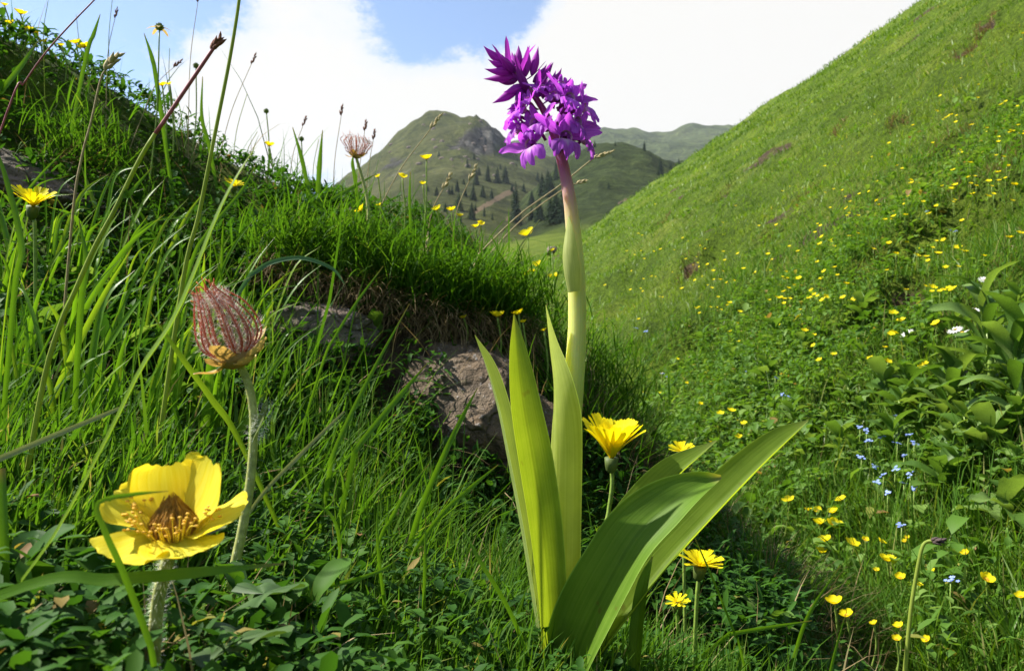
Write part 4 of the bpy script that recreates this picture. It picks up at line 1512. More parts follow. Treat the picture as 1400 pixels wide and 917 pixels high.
grass_blade([(360, 820, .32), (380, 814, .32), (466, 797, .33), (520, 780, .335), (546, 762, .34)], [6, 7, 6, 5, 1], 'low grass blade sweeping sideways with a glossy end', 'blade')
grass_blade([(700, 842, .37), (656, 766, .37), (630, 717, .375)], [6, 6, 1], 'grass blade leaning away from the orchid foot', 'blade')
grass_blade([(520, 735, .40), (532, 714, .40), (556, 672, .40), (587, 634, .405)], [5, 6, 5, 1], 'grass blade with an orange withered tip', 'blade')
grass_blade([(-15, 155, .30), (0, 128, .30), (28, 92, .30), (54, 54, .305)], [10, 10, 8, 1], 'short broad grass blade leaning over the bank crest', 'blade')
grass_blade([(1085, 900, .60), (1106, 839, .60), (1149, 773, .61)], [6, 6, 1], 'straight grass blade in the shade by the meadow buttercups', 'blade')
grass_blade([(1137, 910, .52), (1156, 839, .53)], [5, 1], 'short lit grass blade below the meadow buttercups', 'blade')
grass_blade([(990, 872, .48), (1001, 866, .48), (1060, 856, .49), (1110, 848, .50)], [6, 6, 5, 1], 'grass blade lying level under the shaded hawkbit', 'blade')
grass_blade([(1010, 880, .44), (1005, 867, .44), (974, 790, .44), (950, 735, .445)], [3.5, 3.5, 3.5, 1], 'thin dark grass blade crossing the shaded hawkbit', 'blade')
grass_blade([(110, 430, .42), (118, 360, .42), (108, 300, .425)], [9, 8, 1], 'stubby upright blade beside the half-buried stone', 'blade')
grass_blade([(20, 400, .36), (30, 340, .36), (10, 250, .365), (-10, 190, .37)], [8, 9, 7, 1], 'bowed grass blade at the edge of the half-buried stone', 'blade')
grass_blade([(255, 380, .44), (283, 320, .44), (330, 262, .45), (350, 225, .455)], [6, 6, 5, 1], 'grass blade leaning beside the tall bare stalk', 'blade')
grass_blade([(690, 385, 1.2), (706, 345, 1.2), (738, 300, 1.21)], [3, 3, 1], 'pale blade leaning out from the end of the bank', 'bladepale')


def stalk(pts, width, label, mat='stalk', head=None, split=None, cat='grass stalk', group=None):
    """round grass stem with its seed head; split = (fraction, material) for a recoloured upper part"""
    base = at(*pts[0])
    gz = H1(base[0], base[1])
    P3 = [at(*p) for p in pts]
    if P3[0][2] > gz:
        P3 = [root_below(P3[0], P3[1])] + P3
    C = smooth_path(P3, 36)
    rr = width / 2 * C[:, 1] / FPX * np.linspace(1.1, .7, 36)
    root = thing('grass_stalk', label, cat, tuple(C[0]), group=group)
    k = 36 if not split else int(36 * split[0])
    Acc().add(*tube(C[:k + 1], rr[:k + 1], 7), along=.5, across=.2).part('stem', M[mat], root)
    if split:
        Acc().add(*tube(C[k:], rr[k:], 7), along=.5, across=.2).part('stem', M[split[1]], root)
    if head:
        n, L, W, hm = head
        g = np.random.default_rng(int(pts[0][0] * 3 + pts[0][1]))
        T = nrm(C[-1] - C[-4])
        s1 = nrm(np.cross(T, [0, 1.0, .1]))
        s2 = np.cross(T, s1)
        a_ = Acc()
        s = C[-1][1] / FPX
        for q in range(n):
            t = q / max(1, n - 1)
            b = C[-1] + T * L * s * (t - .25)
            az = q * 2.4
            d = nrm(T * 1.3 + (math.cos(az) * s1 + math.sin(az) * s2) * .6)
            ll = W * s * g.uniform(.8, 1.3) * (1 - .4 * t)
            a_.add(*tube(np.array([b, b + d * ll * .35, b + d * ll * .75, b + d * ll * 1.25]), np.array([.10, .26, .20, .02]) * ll, 5))
        a_.part('seed_head', M[hm], root)
    return root


stalk([(60, 520, .33), (84, 440, .33), (101, 402, .33), (129, 339, .33), (157, 287, .33), (196, 209, .33), (235, 150, .33), (281, 82, .33), (292, 66, .33)], 7,
      'leaning sedge stalk, green below and pink above, with a brown seed head', 'stalk', (9, 20, 14, 'seedbrown'), (.72, 'stalkred'))
grass_blade([(150, 300, .33), (175, 268, .33), (208, 229, .332)], [4, 8, 1], 'short sheath blade on the pink sedge stalk', 'blade')
stalk([(250, 385, .42), (271, 298, .42), (285, 229, .42), (294, 183, .42), (314, 82, .42), (327, 0, .42), (332, -60, .42)], 6, 'tall bare green grass stalk leaving the bank crest', 'stalk')
stalk([(100, 290, .55), (112, 215, .55), (125, 165, .55), (138, 108, .55), (148, 92, .55)], 3.5, 'dry forked grass stalk over the half-buried stone', 'stalkdry', (8, 26, 14, 'seedpale'))
stalk([(6, 164, .36), (33, 114, .36), (65, 69, .36), (100, 30, .36), (129, 0, .36), (150, -25, .36)], 2.6, 'thin violet-brown stalk leaning over the bank crest', 'stalkred')
stalk([(1236, 935, .42), (1240, 890, .42), (1246, 830, .42), (1254, 780, .42), (1261, 748, .42), (1268, 740, .42), (1276, 739, .418)], 6, 'bare green stalk with a withered dark head before the meadow', 'stalk', (9, 14, 11, 'seeddark'))
stalk([(652, 355, 1.1), (661, 341, 1.1), (711, 293, 1.1), (765, 254, 1.1), (807, 220, 1.1), (818, 214, 1.1)], 2.4, 'long straw-coloured stalk passing behind the orchid under the flowers', 'stalkdry', (12, 26, 7, 'seedpale'))
stalk([(655, 365, 1.15), (711, 303, 1.15), (770, 259, 1.15), (792, 250, 1.15)], 2.0, 'shorter straw-coloured stalk passing behind the orchid stem', 'stalkdry', (8, 14, 6, 'seedpale'))
stalk([(575, 420, .95), (578, 380, .95), (582, 352, .95)], 2.5, 'nodding pale grass panicle on the turf edge', 'stalkdry', (26, 40, 9, 'seedpale'))


# ================================================================== STONES
def rock_thing(label, px, py, y, w, h, dep, seed, mat='rock', rot=0.0, flat=.0, rough=.16):
    """weathered stone w x h x dep metres, centred on a photo point y metres ahead"""
    bm = bmesh.new()
    bmesh.ops.create_icosphere(bm, subdivisions=6 if dep > .1 and y < 2 else 4, radius=1.0)
    V = np.array([v.co[:] for v in bm.verts])
    F = np.array([[v.index for v in f.verts] for f in bm.faces])
    bm.free()
    d = nrm(V)
    n = fbm(d[:, 0] * 1.3 + seed, d[:, 1] * 1.3, d[:, 2] * 1.3, octaves=3, seed=seed)
    n2 = fbm(d[:, 0] * 5 + seed, d[:, 1] * 5, d[:, 2] * 5, octaves=4, seed=seed + 5)
    V = d * (1 + .28 * n + rough * .35 * n2)[:, None]
    # flat facets where the stone has split
    g = np.random.default_rng(seed)
    for _ in range(22):
        nn = nrm(g.normal(size=3))
        lim = g.uniform(.66, .95)
        k = np.maximum(0, V @ nn - lim)
        V = V - k[:, None] * nn[None, :] * .95
    V = V + d * (fbm(V[:, 0] * 7, V[:, 1] * 7, V[:, 2] * 7, octaves=5, seed=seed + 8, gain=.6) * .035)[:, None]
    V = V * np.array([w / 2, dep / 2, h / 2])
    c, s = math.cos(rot), math.sin(rot)
    V = np.stack([V[:, 0] * c - V[:, 2] * s, V[:, 1], V[:, 0] * s + V[:, 2] * c], 1)
    me = mesh_np('rock', V, F, M[mat])
    return tag(link('rock', me, None, at(px, py, y)), label, 'rock')


rock_thing('grey rock bedded under the turf lip of the bank', 428, 474, .815, .165, .105, .12, 3, 'rock', .15)
rock_thing('reddish boulder under the overhanging turf behind the orchid leaves', 636, 606, .80, .235, .205, .16, 5, 'rockred', -.5)
rock_thing('speckled rock behind the hawkbit stem', 806, 668, .84, .130, .120, .12, 9, 'rockred', .2)
rock_thing('half-buried flat stone on the upper bank', 62, 268, .855, .19, .065, .14, 12, 'rock', -.35)


# ================================================================== GRASS AND GROUND COVER
def polar(n, r0, r1, th0, th1, seed, power=1.0):
    g = np.random.default_rng(seed)
    u = g.uniform(0, 1, n) ** power
    r = r0 * (r1 / r0) ** u
    th = R(th0) + (R(th1) - R(th0)) * g.uniform(0, 1, n)
    return r * np.sin(th), r * np.cos(th), r, g


def ground_points(x, y, sink=.004):
    return np.stack([x, y, H(x, y) - sink], 1)


def on_bank(x, y):
    return bank_h(x, y) > hill_h(x, y)


# small stubble and blades over the bank
x, y, r, g = polar(122000, .17, 2.4, -62, 48, 1001, 1.15)
keep = on_bank(x, y)
so = soil_mask(x, y)
dn = .38 + 1.25 * vnoise(x * 9, y * 9, seed=3) + .35 * vnoise(x * 30, y * 30, seed=4)
keep &= g.uniform(0, 1, len(x)) < np.clip(dn, .12, 1.0)
keep &= g.uniform(0, 1, len(x)) > so * .96
keep &= g.uniform(0, 1, len(x)) > .45 * sstep(.74, .9, r) * sstep(-.5, -.3, x)
keep &= g.uniform(0, 1, len(x)) > .40 * sstep(-.08, -.2, x) * sstep(.35, .5, r) * (1 - sstep(.8, .95, r))
x, y, r = x[keep], y[keep], r[keep]
n = len(x)
left = sstep(-.02, -.25, x / np.maximum(r, .1))            # lusher on the left
crest = sstep(.85, 1.15, r)
L = (.016 + .024 * sstep(.22, .42, r) - .004 * sstep(.6, .9, r) + .016 * left * sstep(.3, .5, r) * (1 - crest)) * (1 + .2 * crest)
L = L * g.lognormal(0, .40 + .25 * sstep(.7, .9, r), n) * np.exp(.55 * vnoise(x * 7, y * 7, seed=91))
L = L * (1 - .55 * sstep(.72, .92, r) * sstep(1.6, 1.2, r)) * (1 - .42 * sstep(-.20, -.02, x) * sstep(.48, .6, r))
L = np.minimum(L, .022 + .14 * sstep(.22, 1.0, r))
tall = g.uniform(0, 1, n) < .05 * sstep(.4, .7, r)
L = np.where(tall, L * 1.9, L)
W = (.0011 + .0011 * g.uniform(0, 1, n) ** 2) * (1 + .5 * left * (r < .8)) * np.where(r > .9, np.maximum(1, r * .9), 1)
az = np.where(g.uniform(0, 1, n) < .55, g.normal(.2, 1.0, n), g.uniform(0, 6.28, n)) + 1.2 * vnoise(x * 12, y * 12, seed=93)
V, F, al, ix = blades(ground_points(x, y), L, W, az, np.abs(g.normal(.22, .32, n)), g.normal(.55, .6, n), 4)
var = np.clip(g.normal(.48, .2, n) + .12 * vnoise(x * 14, y * 14, seed=8) - .17 * sstep(.78, .95, r), 0, 1)[ix]
var = np.clip(var + .12 * (al - .5), 0, 1)
o = link('bank_grass', mesh_np('bank_grass', V, F, M['grass'], {'var': var, 'along': al}))
tag(o, 'green grass covering the near bank and its crest', 'grass', kind='stuff')

# thin withered blades mixed in
x, y, r, g = polar(17000, .22, 2.0, -60, 45, 1002)
keep = on_bank(x, y) & (g.uniform(0, 1, len(x)) < .35 + soil_mask(x, y))
x, y, r = x[keep], y[keep], r[keep]
n = len(x)
V, F, al, ix = blades(ground_points(x, y), (.02 + .03 * sstep(.3, .8, r)) * g.lognormal(0, .4, n), g.uniform(.0006, .0013, n), g.uniform(0, 6.28, n), np.abs(g.normal(.7, .5, n)), g.normal(.9, .7, n), 4)
o = link('withered_grass', mesh_np('withered_grass', V, F, M['straw'], {'var': g.uniform(0, .9, n)[ix]}))
tag(o, 'thin straw-coloured withered blades among the bank grass', 'dry grass', kind='stuff')

# dry roots and straw hanging from the turf lip over the rocks
lip_pts = []
for (x0, y0, x1, y1, d0, d1, cnt) in ((350, 372, 480, 398,   .87, .88, 700), (470, 395, 610, 440, .87, .88, 800), (600, 440, 735, 455, .88, .92, 800), (735, 470, 880, 600, 1.02, .90, 420), (40, 222, 130, 240, .86, .92, 160)):
    for q in range(cnt):
        t = random.random()
        lip_pts.append(at(x0 + (x1 - x0) * t + random.gauss(0, 6), y0 + (y1 - y0) * t + random.gauss(0, 12), d0 + (d1 - d0) * t - .03))
lip = np.array(lip_pts)
g = np.random.default_rng(77)
n = len(lip)
V, F, al, ix = blades(lip, g.uniform(.02, .065, n), g.uniform(.0005, .0011, n), g.normal(-1.4, .9, n), g.uniform(.9, 2.0, n), g.uniform(.3, 1.4, n), 4)
o = link('hanging_roots', mesh_np('hanging_roots', V, F, M['straw'], {'var': np.clip(g.normal(.25, .25, n), 0, 1)[ix]}))
tag(o, 'dry roots and dead grass hanging from the turf lip above the rocks', 'dry grass', kind='stuff')
# green fringe growing out over that lip
fr = lip[g.uniform(0, 1, n) < .9] + g.normal(0, .012, (1, 1))
fr = np.concatenate([lip + g.normal(0, .02, lip.shape) + np.array([0, .03, .030]) for _ in range(2)])
n = len(fr)
V, F, al, ix = blades(fr, g.uniform(.02, .055, n), g.uniform(.001, .0022, n), g.normal(-1.2, 1.0, n), np.abs(g.normal(.5, .4, n)), g.uniform(.3, 1.5, n), 4)
o = link('turf_fringe', mesh_np('turf_fringe', V, F, M['grass'], {'var': np.clip(g.normal(.38, .2, n), 0, .85)[ix], 'along': al}))
tag(o, 'grass fringe drooping over the worn edge of the bank', 'grass', kind='stuff')

# small oval leaves in rosettes over the bank
x, y, r, g = polar(7000, .18, 1.6, -60, 42, 1003)
keep = on_bank(x, y) & (g.uniform(0, 1, len(x)) > soil_mask(x, y) * .85) & (g.uniform(0, 1, len(x)) < .55 + .7 * vnoise(x * 7 + 4, y * 7, seed=13))
x, y, r = x[keep], y[keep], r[keep]
m = 7
n = len(x) * m
cx_, cy_, cr = np.repeat(x, m), np.repeat(y, m), np.repeat(r, m)
size = np.repeat(g.uniform(.0045, .0105, len(x)), m) * (1 + .8 * sstep(.5, 1.2, cr))
hgt = np.repeat(g.uniform(.003, .020, len(x)), m) + g.uniform(0, .008, n)
jx, jy = g.normal(0, .003, n), g.normal(0, .003, n)
base = ground_points(cx_ + jx, cy_ + jy, 0) + np.stack([0 * hgt, 0 * hgt, hgt], 1)
V, F, ix = leaves(base, size * g.uniform(.7, 1.2, n), size * g.uniform(.42, .62, n), g.uniform(0, 6.28, n), g.normal(.45, .35, n), g.uniform(0, .7, n))
var = np.clip(np.repeat(g.normal(.42, .22, len(x)), m) + g.normal(0, .1, n), 0, .92)
var = np.where(g.uniform(0, 1, n) < .025, g.uniform(.95, 1, n), var)
o = link('leafy_ground_cover', mesh_np('leafy_ground_cover', V, F, M['cover'], {'var': var[ix]}))
tag(o, 'low ground cover of small oval leaves on the bank', 'ground cover', kind='stuff')

# taller herb leaves in the turf of the crest and its shaded face
x, y, r, g = polar(5600, .62, 1.7, -58, 20, 1013)
keep = on_bank(x, y) & (g.uniform(0, 1, len(x)) > soil_mask(x, y) * .7) & (g.uniform(0, 1, len(x)) > .6 * sstep(-.3, -.45, x))
x, y, r = x[keep], y[keep], r[keep]
m = 8
n = len(x) * m
cx_, cy_ = np.repeat(x, m), np.repeat(y, m)
size = np.repeat(g.uniform(.008, .018, len(x)), m)
base = ground_points(cx_ + g.normal(0, .006, n), cy_ + g.normal(0, .006, n), 0)
base[:, 2] += np.repeat(g.uniform(.005, .03, len(x)), m) + g.uniform(0, .012, n)
V, F, ix = leaves(base, size * g.uniform(.7, 1.3, n), size * g.uniform(.28, .5, n), g.uniform(0, 6.28, n), g.normal(.5, .45, n), g.uniform(0, .8, n))
o = link('turf_herbs', mesh_np('turf_herbs', V, F, M['cover'], {'var': np.clip(g.normal(.4, .2, n), 0, 1)[ix]}))
tag(o, 'small dark herb leaves packed into the bank turf', 'ground cover', kind='stuff')

# fine short grass of the near gully
x, y, r, g = polar(58000, .62, 3.4, 2, 52, 1014)
keep = ~on_bank(x, y)
x, y, r = x[keep], y[keep], r[keep]
n = len(x)
V, F, al, ix = blades(ground_points(x, y), .045 * g.lognormal(0, .35, n) * np.exp(.5 * vnoise(x * 5, y * 5, seed=92)), g.uniform(.0011, .0022, n) * np.maximum(1, r * .6), g.normal(1.0, 1.4, n), np.abs(g.normal(.3, .25, n)), g.normal(.7, .5, n), 3)
o = link('gully_grass', mesh_np('gully_grass', V, F, M['grass'], {'var': np.clip(g.normal(.62, .18, n), 0, .95)[ix], 'along': al}))
tag(o, 'fresh fine grass in the gully below the bank', 'grass', kind='stuff')

# hillside and gully grass, thinning into texture with distance
x, y, r, g = polar(160000, .75, 62.0, -24, 52, 1004, .86)
keep = ~on_bank(x, y)
so = soil_mask(x, y)
keep &= g.uniform(0, 1, len(x)) > so * .9
keep &= g.uniform(0, 1, len(x)) < np.clip(.75 + .6 * vnoise(x * 2.2, y * 2.2, seed=17) + .3 * vnoise(x * 9, y * 9, seed=18), .2, 1)
x, y, r = x[keep], y[keep], r[keep]
n = len(x)
L = np.maximum(.045 * g.lognormal(0, .35, n), .0048 * r * g.uniform(.5, 1.3, n))
W = np.maximum(.0020, .00082 * r) * g.uniform(.7, 1.4, n)
V, F, al, ix = blades(ground_points(x, y, .01), L, W, g.normal(2.6, 1.3, n), np.abs(g.normal(.30, .25, n)), g.normal(.6, .45, n), 3)
var = np.clip(.40 + .30 * fbm(x * .7, y * .7, seed=19, octaves=3) + .16 * fbm(x * .16, y * .16, seed=20, octaves=2) + g.normal(0, .13, n), 0, 1)
o = link('meadow_grass', mesh_np('meadow_grass', V, F, M['hillgrass'], {'var': var[ix], 'along': al}))
tag(o, 'bright green grass of the steep meadow and the gully', 'grass', kind='stuff')

# short dense underlayer so that no soil shines between the tufts
x, y, r, g = polar(132000, 2.2, 30.0, -4, 48, 1024)
keep = ~on_bank(x, y)
keep &= g.uniform(0, 1, len(x)) > soil_mask(x, y) * .95
x, y, r = x[keep], y[keep], r[keep]
n = len(x)
V, F, al, ix = blades(ground_points(x, y, .01), np.maximum(.028, .0042 * r) * g.uniform(.6, 1.3, n), np.maximum(.0022, .00095 * r) * g.uniform(.7, 1.3, n), g.uniform(0, 6.28, n), np.abs(g.normal(.5, .35, n)), g.normal(.5, .4, n), 2)
var = np.clip(.36 + .30 * fbm(x * .7, y * .7, seed=19, octaves=3) + .16 * fbm(x * .16, y * .16, seed=20, octaves=2) + g.normal(0, .16, n), 0, 1)
o = link('short_turf', mesh_np('short_turf', V, F, M['hillgrass'], {'var': var[ix], 'along': al}))
tag(o, 'short turf matted between the tufts of the steep meadow', 'grass', kind='stuff')

# herb leaves among the meadow grass, largest in the damp gully
x, y, r, g = polar(21000, .72, 9.0, -10, 50, 1005)
damp = vnoise(x * 1.6 + 5, y * 1.6, seed=23)
keep = ~on_bank(x, y) & (g.uniform(0, 1, len(x)) < np.clip(.35 + 1.1 * damp, .03, 1))
keep &= g.uniform(0, 1, len(x)) > soil_mask(x, y)
keep &= g.uniform(0, 1, len(x)) > .93 * sstep(1.9, 4.5, r)
x, y, r = x[keep], y[keep], r[keep]
m = 8
n = len(x) * m
cx_, cy_, cr = np.repeat(x, m), np.repeat(y, m), np.repeat(r, m)
size = np.repeat(g.lognormal(math.log(.0135), .42, len(x)), m) * np.maximum(1, cr * .2)
sp = size * .8
base = ground_points(cx_ + g.normal(0, 1, n) * sp, cy_ + g.normal(0, 1, n) * sp, 0)
base[:, 2] += np.repeat(g.uniform(.005, .05, len(x)), m) + g.uniform(0, .02, n)
V, F, ix = leaves(base, size * g.uniform(.6, 1.25, n), size * g.uniform(.4, .75, n), g.uniform(0, 6.28, n), g.normal(.35, .45, n), g.uniform(0, .9, n))
var = np.clip(np.repeat(g.normal(.5, .25, len(x)), m) + g.normal(0, .12, n), 0, .92)
var = np.where(g.uniform(0, 1, n) < .02, g.uniform(.95, 1, n), var)
o = link('meadow_herbs', mesh_np('meadow_herbs', V, F, M['hillcover'], {'var': var[ix]}))
tag(o, 'low broad-leaved herbs mixed into the meadow grass', 'ground cover', kind='stuff')


# ------------------------------------------------------------------ tussocks: single tufts of fine grass
def tussock(label, P, nb, L, spread, seed, mats=('grass', 'straw'), dry=.3, droop=.9, azc=None, wid=.0011):
    g = np.random.default_rng(seed)
    root = thing('grass_tussock', label, 'tussock', tuple(P))
    for nm, mt, cnt, vr in (('green_blades', mats[0], int(nb * (1 - dry)), (.1, .6)), ('dry_blades', mats[1], int(nb * dry), (.05, .7))):
        if cnt < 1:
            continue
        q = g.normal(0, spread, (cnt, 2))
        base = np.stack([q[:, 0], q[:, 1], H(q[:, 0] + P[0], q[:, 1] + P[1]) - P[2] - .004], 1)
        az = np.arctan2(q[:, 1], q[:, 0]) + g.normal(0, .5, cnt) if azc is None else g.normal(azc, .7, cnt)
        V, F, al, ix = blades(base, L * g.uniform(.5, 1.2, cnt), g.uniform(.6, 1.4, cnt) * wid, az, np.abs(g.normal(.35, .25, cnt)), np.abs(g.normal(droop, .4, cnt)), 4)
        o = link(nm, mesh_np(nm, V, F, M[mt], {'var': g.uniform(*vr, cnt)[ix], 'along': al}), root)
        o['kind'] = 'stuff'
    return root


def gpt(px, py, **kw):
    P = cast(px, py, **kw)
    P[2] = H1(P[0], P[1])
    return P


tussock('dense fine-bladed tussock at the end of the bank beside the long orchid leaf', gpt(985, 715), 2400, .085, .055, 1, dry=.12)
tussock('dark tussock with brown dead blades below the long orchid leaf', gpt(1045, 800), 1700, .075, .045, 2, dry=.30)
tussock('bleached hay-like tussock behind the upswept hawkbit', gpt(862, 640), 900, .06, .022, 3, dry=.85, droop=1.7, azc=-1.2)
tussock('tussock of upright blades on the bank end above the speckled rock', gpt(800, 560), 1500, .085, .05, 4, dry=.08)
tussock('fresh green tussock crowning the bank end by the straw stalks', gpt(668, 380), 1100, .085, .06, 6, dry=.10, wid=.0018)


# ------------------------------------------------------------------ leafy plants, each with its own leaves
def leaf_shape(kind, k):
    g = np.random.default_rng(300 + k)
    n, nc = 12, 7
    t = np.linspace(0, 1, n)
    if kind == 'lance':
        C = smooth_path([(0, 0, 0), (.35, 0, .22), (.72, 0, .26 - .05 * k), (1, 0, .08 - .1 * k)], n)
        w = .26 * wprofile(n, 'lance', .3, .4)
        arc, wv = .6, .012
    elif kind == 'oval':
        C = smooth_path([(0, 0, 0), (.3, 0, .12), (.7, 0, .14 - .04 * k), (1, 0, .04 - .06 * k)], n)
        w = .5 * np.interp(t, [0, .12, .45, .8, 1], [.15, .3, .95, 1.0, .12])
        arc, wv = .45, .01
    else:                                # dock: wavy, blunt
        C = smooth_path([(0, 0, 0), (.3, 0, .20), (.7, 0, .22 - .06 * k), (1, 0, .06 - .1 * k)], n)
        w = .48 * np.interp(t, [0, .1, .2, .5, .85, 1], [.06, .10, .6, 1, .7, .1])
        arc, wv = .5, .045
    V, F, ac, al = ribbon(C, w, arc, (-.1, 0, 1), nc, wv, 3.2, k)
    return V, F, ac, al


lm_ = {}
for kd in ('lance', 'oval', 'dock'):
    for k in range(3):
        for vi, vv in enumerate((.15, .5, .85)):
            V, F, ac, al = leaf_shape(kd, k)
            for mt in (('herb', 'cover') if kd == 'oval' else ('herb',)):
                lm_[(kd, k, vi, mt)] = Acc().add(V, F, var=vv, across=ac, along=al).mesh(kd + '_leaf', M[mt])


def leafy_plant(name, label, P, kind, nleaf, L, seed, mat='herb', rise=.0, elev=(20, 65), group=None, cat='plant'):
    g = np.random.default_rng(seed)
    root = thing(name, label, cat, tuple(P), group=group)
    if rise > 0:
        Acc().add(*tube(np.array([(P[0], P[1], P[2] - .005), (P[0] + .004, P[1], P[2] + rise * .5), (P[0], P[1], P[2] + rise)]), [.06 * L, .05 * L, .035 * L], 7)).part('stem', M['greenstem'], root)
    for k in range(nleaf):
        az = k * 2.4 + g.normal(0, .3)
        hh = rise * (.25 + .75 * k / nleaf) if rise else .002
        el = R(elev[0] + (elev[1] - elev[0]) * k / max(1, nleaf - 1) + g.normal(0, 7))
        rot = (Matrix.Rotation(az, 3, 'Z') @ Matrix.Rotation(-el * .8, 3, 'Y') @ Matrix.Rotation(g.normal(0, .25), 3, 'X')).to_euler()
        link('leaf', lm_[(kind, k % 3, int(g.integers(0, 3)), mat)], root, (0, 0, hh), rot, L * g.uniform(.7, 1.1))
    return root


def nearest(px, py, marks):
    return min(marks, key=lambda m_: (px - m_[0]) ** 2 + (py - m_[1]) ** 2)[2]


# a few plantain-like plants with broader leaves among the bank grass
for k, (px, py, L, wh) in enumerate([(165, 520, .045, 'left of the large seed head'), (60, 500, .04, 'over the pale glossy grass blade'), (225, 590, .038, 'under the large seed head'), (395, 600, .036, 'below the grey rock'),
                                     (505, 480, .03, 'between the grey rock and the reddish boulder'), (110, 430, .045, 'below the half-buried stone')]):
    P = cast(px, py)
    P[2] = H1(P[0], P[1]) - .001
    leafy_plant('plantain', 'plantain with broad upright leaves ' + wh, P, 'oval', 6, L, 760 + k, 'herb', .008, (25, 75))
# foreground rosettes on the bank floor
g = np.random.default_rng(55)
spots = [(30, 850, .24), (95, 800, .25), (150, 840, .25), (60, 760, .28), (120, 700, .31), (40, 690, .31), (170, 610, .38), (215, 600, .40), (60, 610, .37), (265, 640, .40), (300, 590, .42), (390, 640, .42),
         (360, 740, .36), (420, 760, .36), (470, 720, .40), (520, 780, .39), (430, 850, .32), (490, 860, .34), (380, 880, .30), (560, 850, .38), (610, 800, .42), (640, 870, .40), (540, 700, .46), (590, 740, .46),
         (660, 790, .45), (330, 860, .29), (285, 760, .33), (450, 650, .48), (230, 520, .48), (180, 470, .55), (120, 520, .47), (300, 520, .52)]
for k, (px, py, yy) in enumerate(spots):
    P = at(px, py, yy)
    P[2] = H1(P[0], P[1]) - .001
    wh = nearest(px, py, [(215, 830, 'by the hairy stem of the open avens'), (325, 720, 'by the stem of the large seed head'), (730, 850, 'beside the foot of the orchid'), (600, 690, 'below the reddish boulder'),
                          (60, 560, 'under the pale glossy grass blade'), (460, 800, 'beneath the low sideways grass blade')])
    leafy_plant('rosette_plant', 'low rosette of small dark green oval leaves ' + wh, P, 'oval', int(g.integers(6, 10)), g.uniform(.014, .023), 700 + k, 'cover', g.uniform(.008, .022), (5, 60), 'oval-leaved rosettes ' + wh)
# broad-leaved plants in the gully and on the slope
for k, (px, py, kd, nl, L, rise, lb) in enumerate([
        (1352, 555, 'lance', 20, .105, .12, 'tall lush plant with long arching lance leaves above the forget-me-nots'),
        (1392, 590, 'lance', 18, .095, .10, 'lush plant with arching lance leaves below the tall one'),
        (1305, 585, 'lance', 13, .08, .06, 'smaller lance-leaved plant beside the tall lush plant'),
        (1380, 740, 'dock', 9, .075, .03, 'wavy-leaved dock plant by the meadow buttercups'),
        (1345, 650, 'dock', 9, .065, .03, 'broad pale dock plant above the forget-me-nots'),
        (1270, 660, 'dock', 8, .045, .02, 'small pale-leaved dock plant beside the forget-me-nots')]):
    leafy_plant('leafy_plant', lb, gpt(px, py), kd, nl, L, 800 + k, rise=rise, elev=(10, 70))
for k, (px, py) in enumerate([(1180, 600), (1150, 640), (1220, 640), (1120, 560), (1085, 600), (1050, 540), (1000, 510), (1240, 560), (1290, 600), (1330, 590), (1390, 620), (960, 480), (1180, 520), (1100, 500), (1290, 700), (1200, 690), (920, 520), (1060, 480), (1240, 500), (1390, 450), (1180, 460), (1130, 600), (1160, 570), (1210, 560), (1260, 620), (1300, 650), (1320, 620), (1370, 590), (1290, 560), (1230, 590), (1390, 680), (1100, 640), (1260, 580), (1340, 560), (1310, 690), (1360, 640), (1170, 660), (1040, 570), (1390, 570)]):
    wh = nearest(px, py, [(1350, 500, 'beside the tall lance-leaved plant'), (1215, 630, 'around the dense forget-me-not patch'), (1080, 590, 'beyond the tip of the longest orchid leaf'), (960, 490, 'beyond the end of the bank'), (1180, 480, 'on the lower slope above the gully')])
    leafy_plant('meadow_herb', 'bushy broad-leaved herb growing ' + wh, gpt(px, py), 'oval' if k % 3 else 'dock', 14, .030 + .011 * (k % 3), 860 + k, rise=.05, elev=(0, 65), group='broad-leaved herbs ' + wh)
# prickly pale rosette at the bottom edge
leafy_plant('thistle_rosette', 'pale grey-green rosette with spiky leaves at the foot of the meadow', gpt(1050, 890), 'lance', 12, .035, 870, rise=.01, elev=(5, 70))

# torn scrapes on the slope show drooping dead grass
pts = []
g = np.random.default_rng(404)
for (sx, sy, ra, rb, an) in _scr:
    q = g.normal(0, .55, (420, 2))
    u, v = q[:, 0] * ra, q[:, 1] * rb
    pts.append(np.stack([sx + u * math.cos(an) - v * math.sin(an), sy + u * math.sin(an) + v * math.cos(an)], 1))
pts = np.concatenate(pts)
rr = np.hypot(pts[:, 0], pts[:, 1])
n = len(pts)
V, F, al, ix = blades(ground_points(pts[:, 0], pts[:, 1], .01), np.maximum(.05, .006 * rr) * g.uniform(.5, 1.2, n), np.maximum(.0016, .0007 * rr), g.normal(-2.6, .8, n), np.abs(g.normal(.8, .4, n)), g.uniform(.2, 1.2, n), 3)
o = link('scrape_straw', mesh_np('scrape_straw', V, F, M['straw'], {'var': np.clip(g.normal(.3, .25, n), 0, 1)[ix]}))
tag(o, 'dead brown grass in the torn scrapes of the slope', 'dry grass', kind='stuff')


# ================================================================== FLOWERS ONE CAN COUNT
def cup_petal(k):
    C = smooth_path([(0.05, 0, 0), (.35, 0, .06), (.72, 0, .20), (1, 0, .38)], 8)
    w = .92 * np.interp(np.linspace(0, 1, 8), [0, .3, .7, .9, 1], [.25, .75, 1, .82, .45])
    V, F, ac, al = ribbon(C, w, .5, (-.3, 0, 1), 7, .03, 1.4, k)
    return Acc().add(V, F, across=ac, along=al).mesh('petal', M['buttercup'])


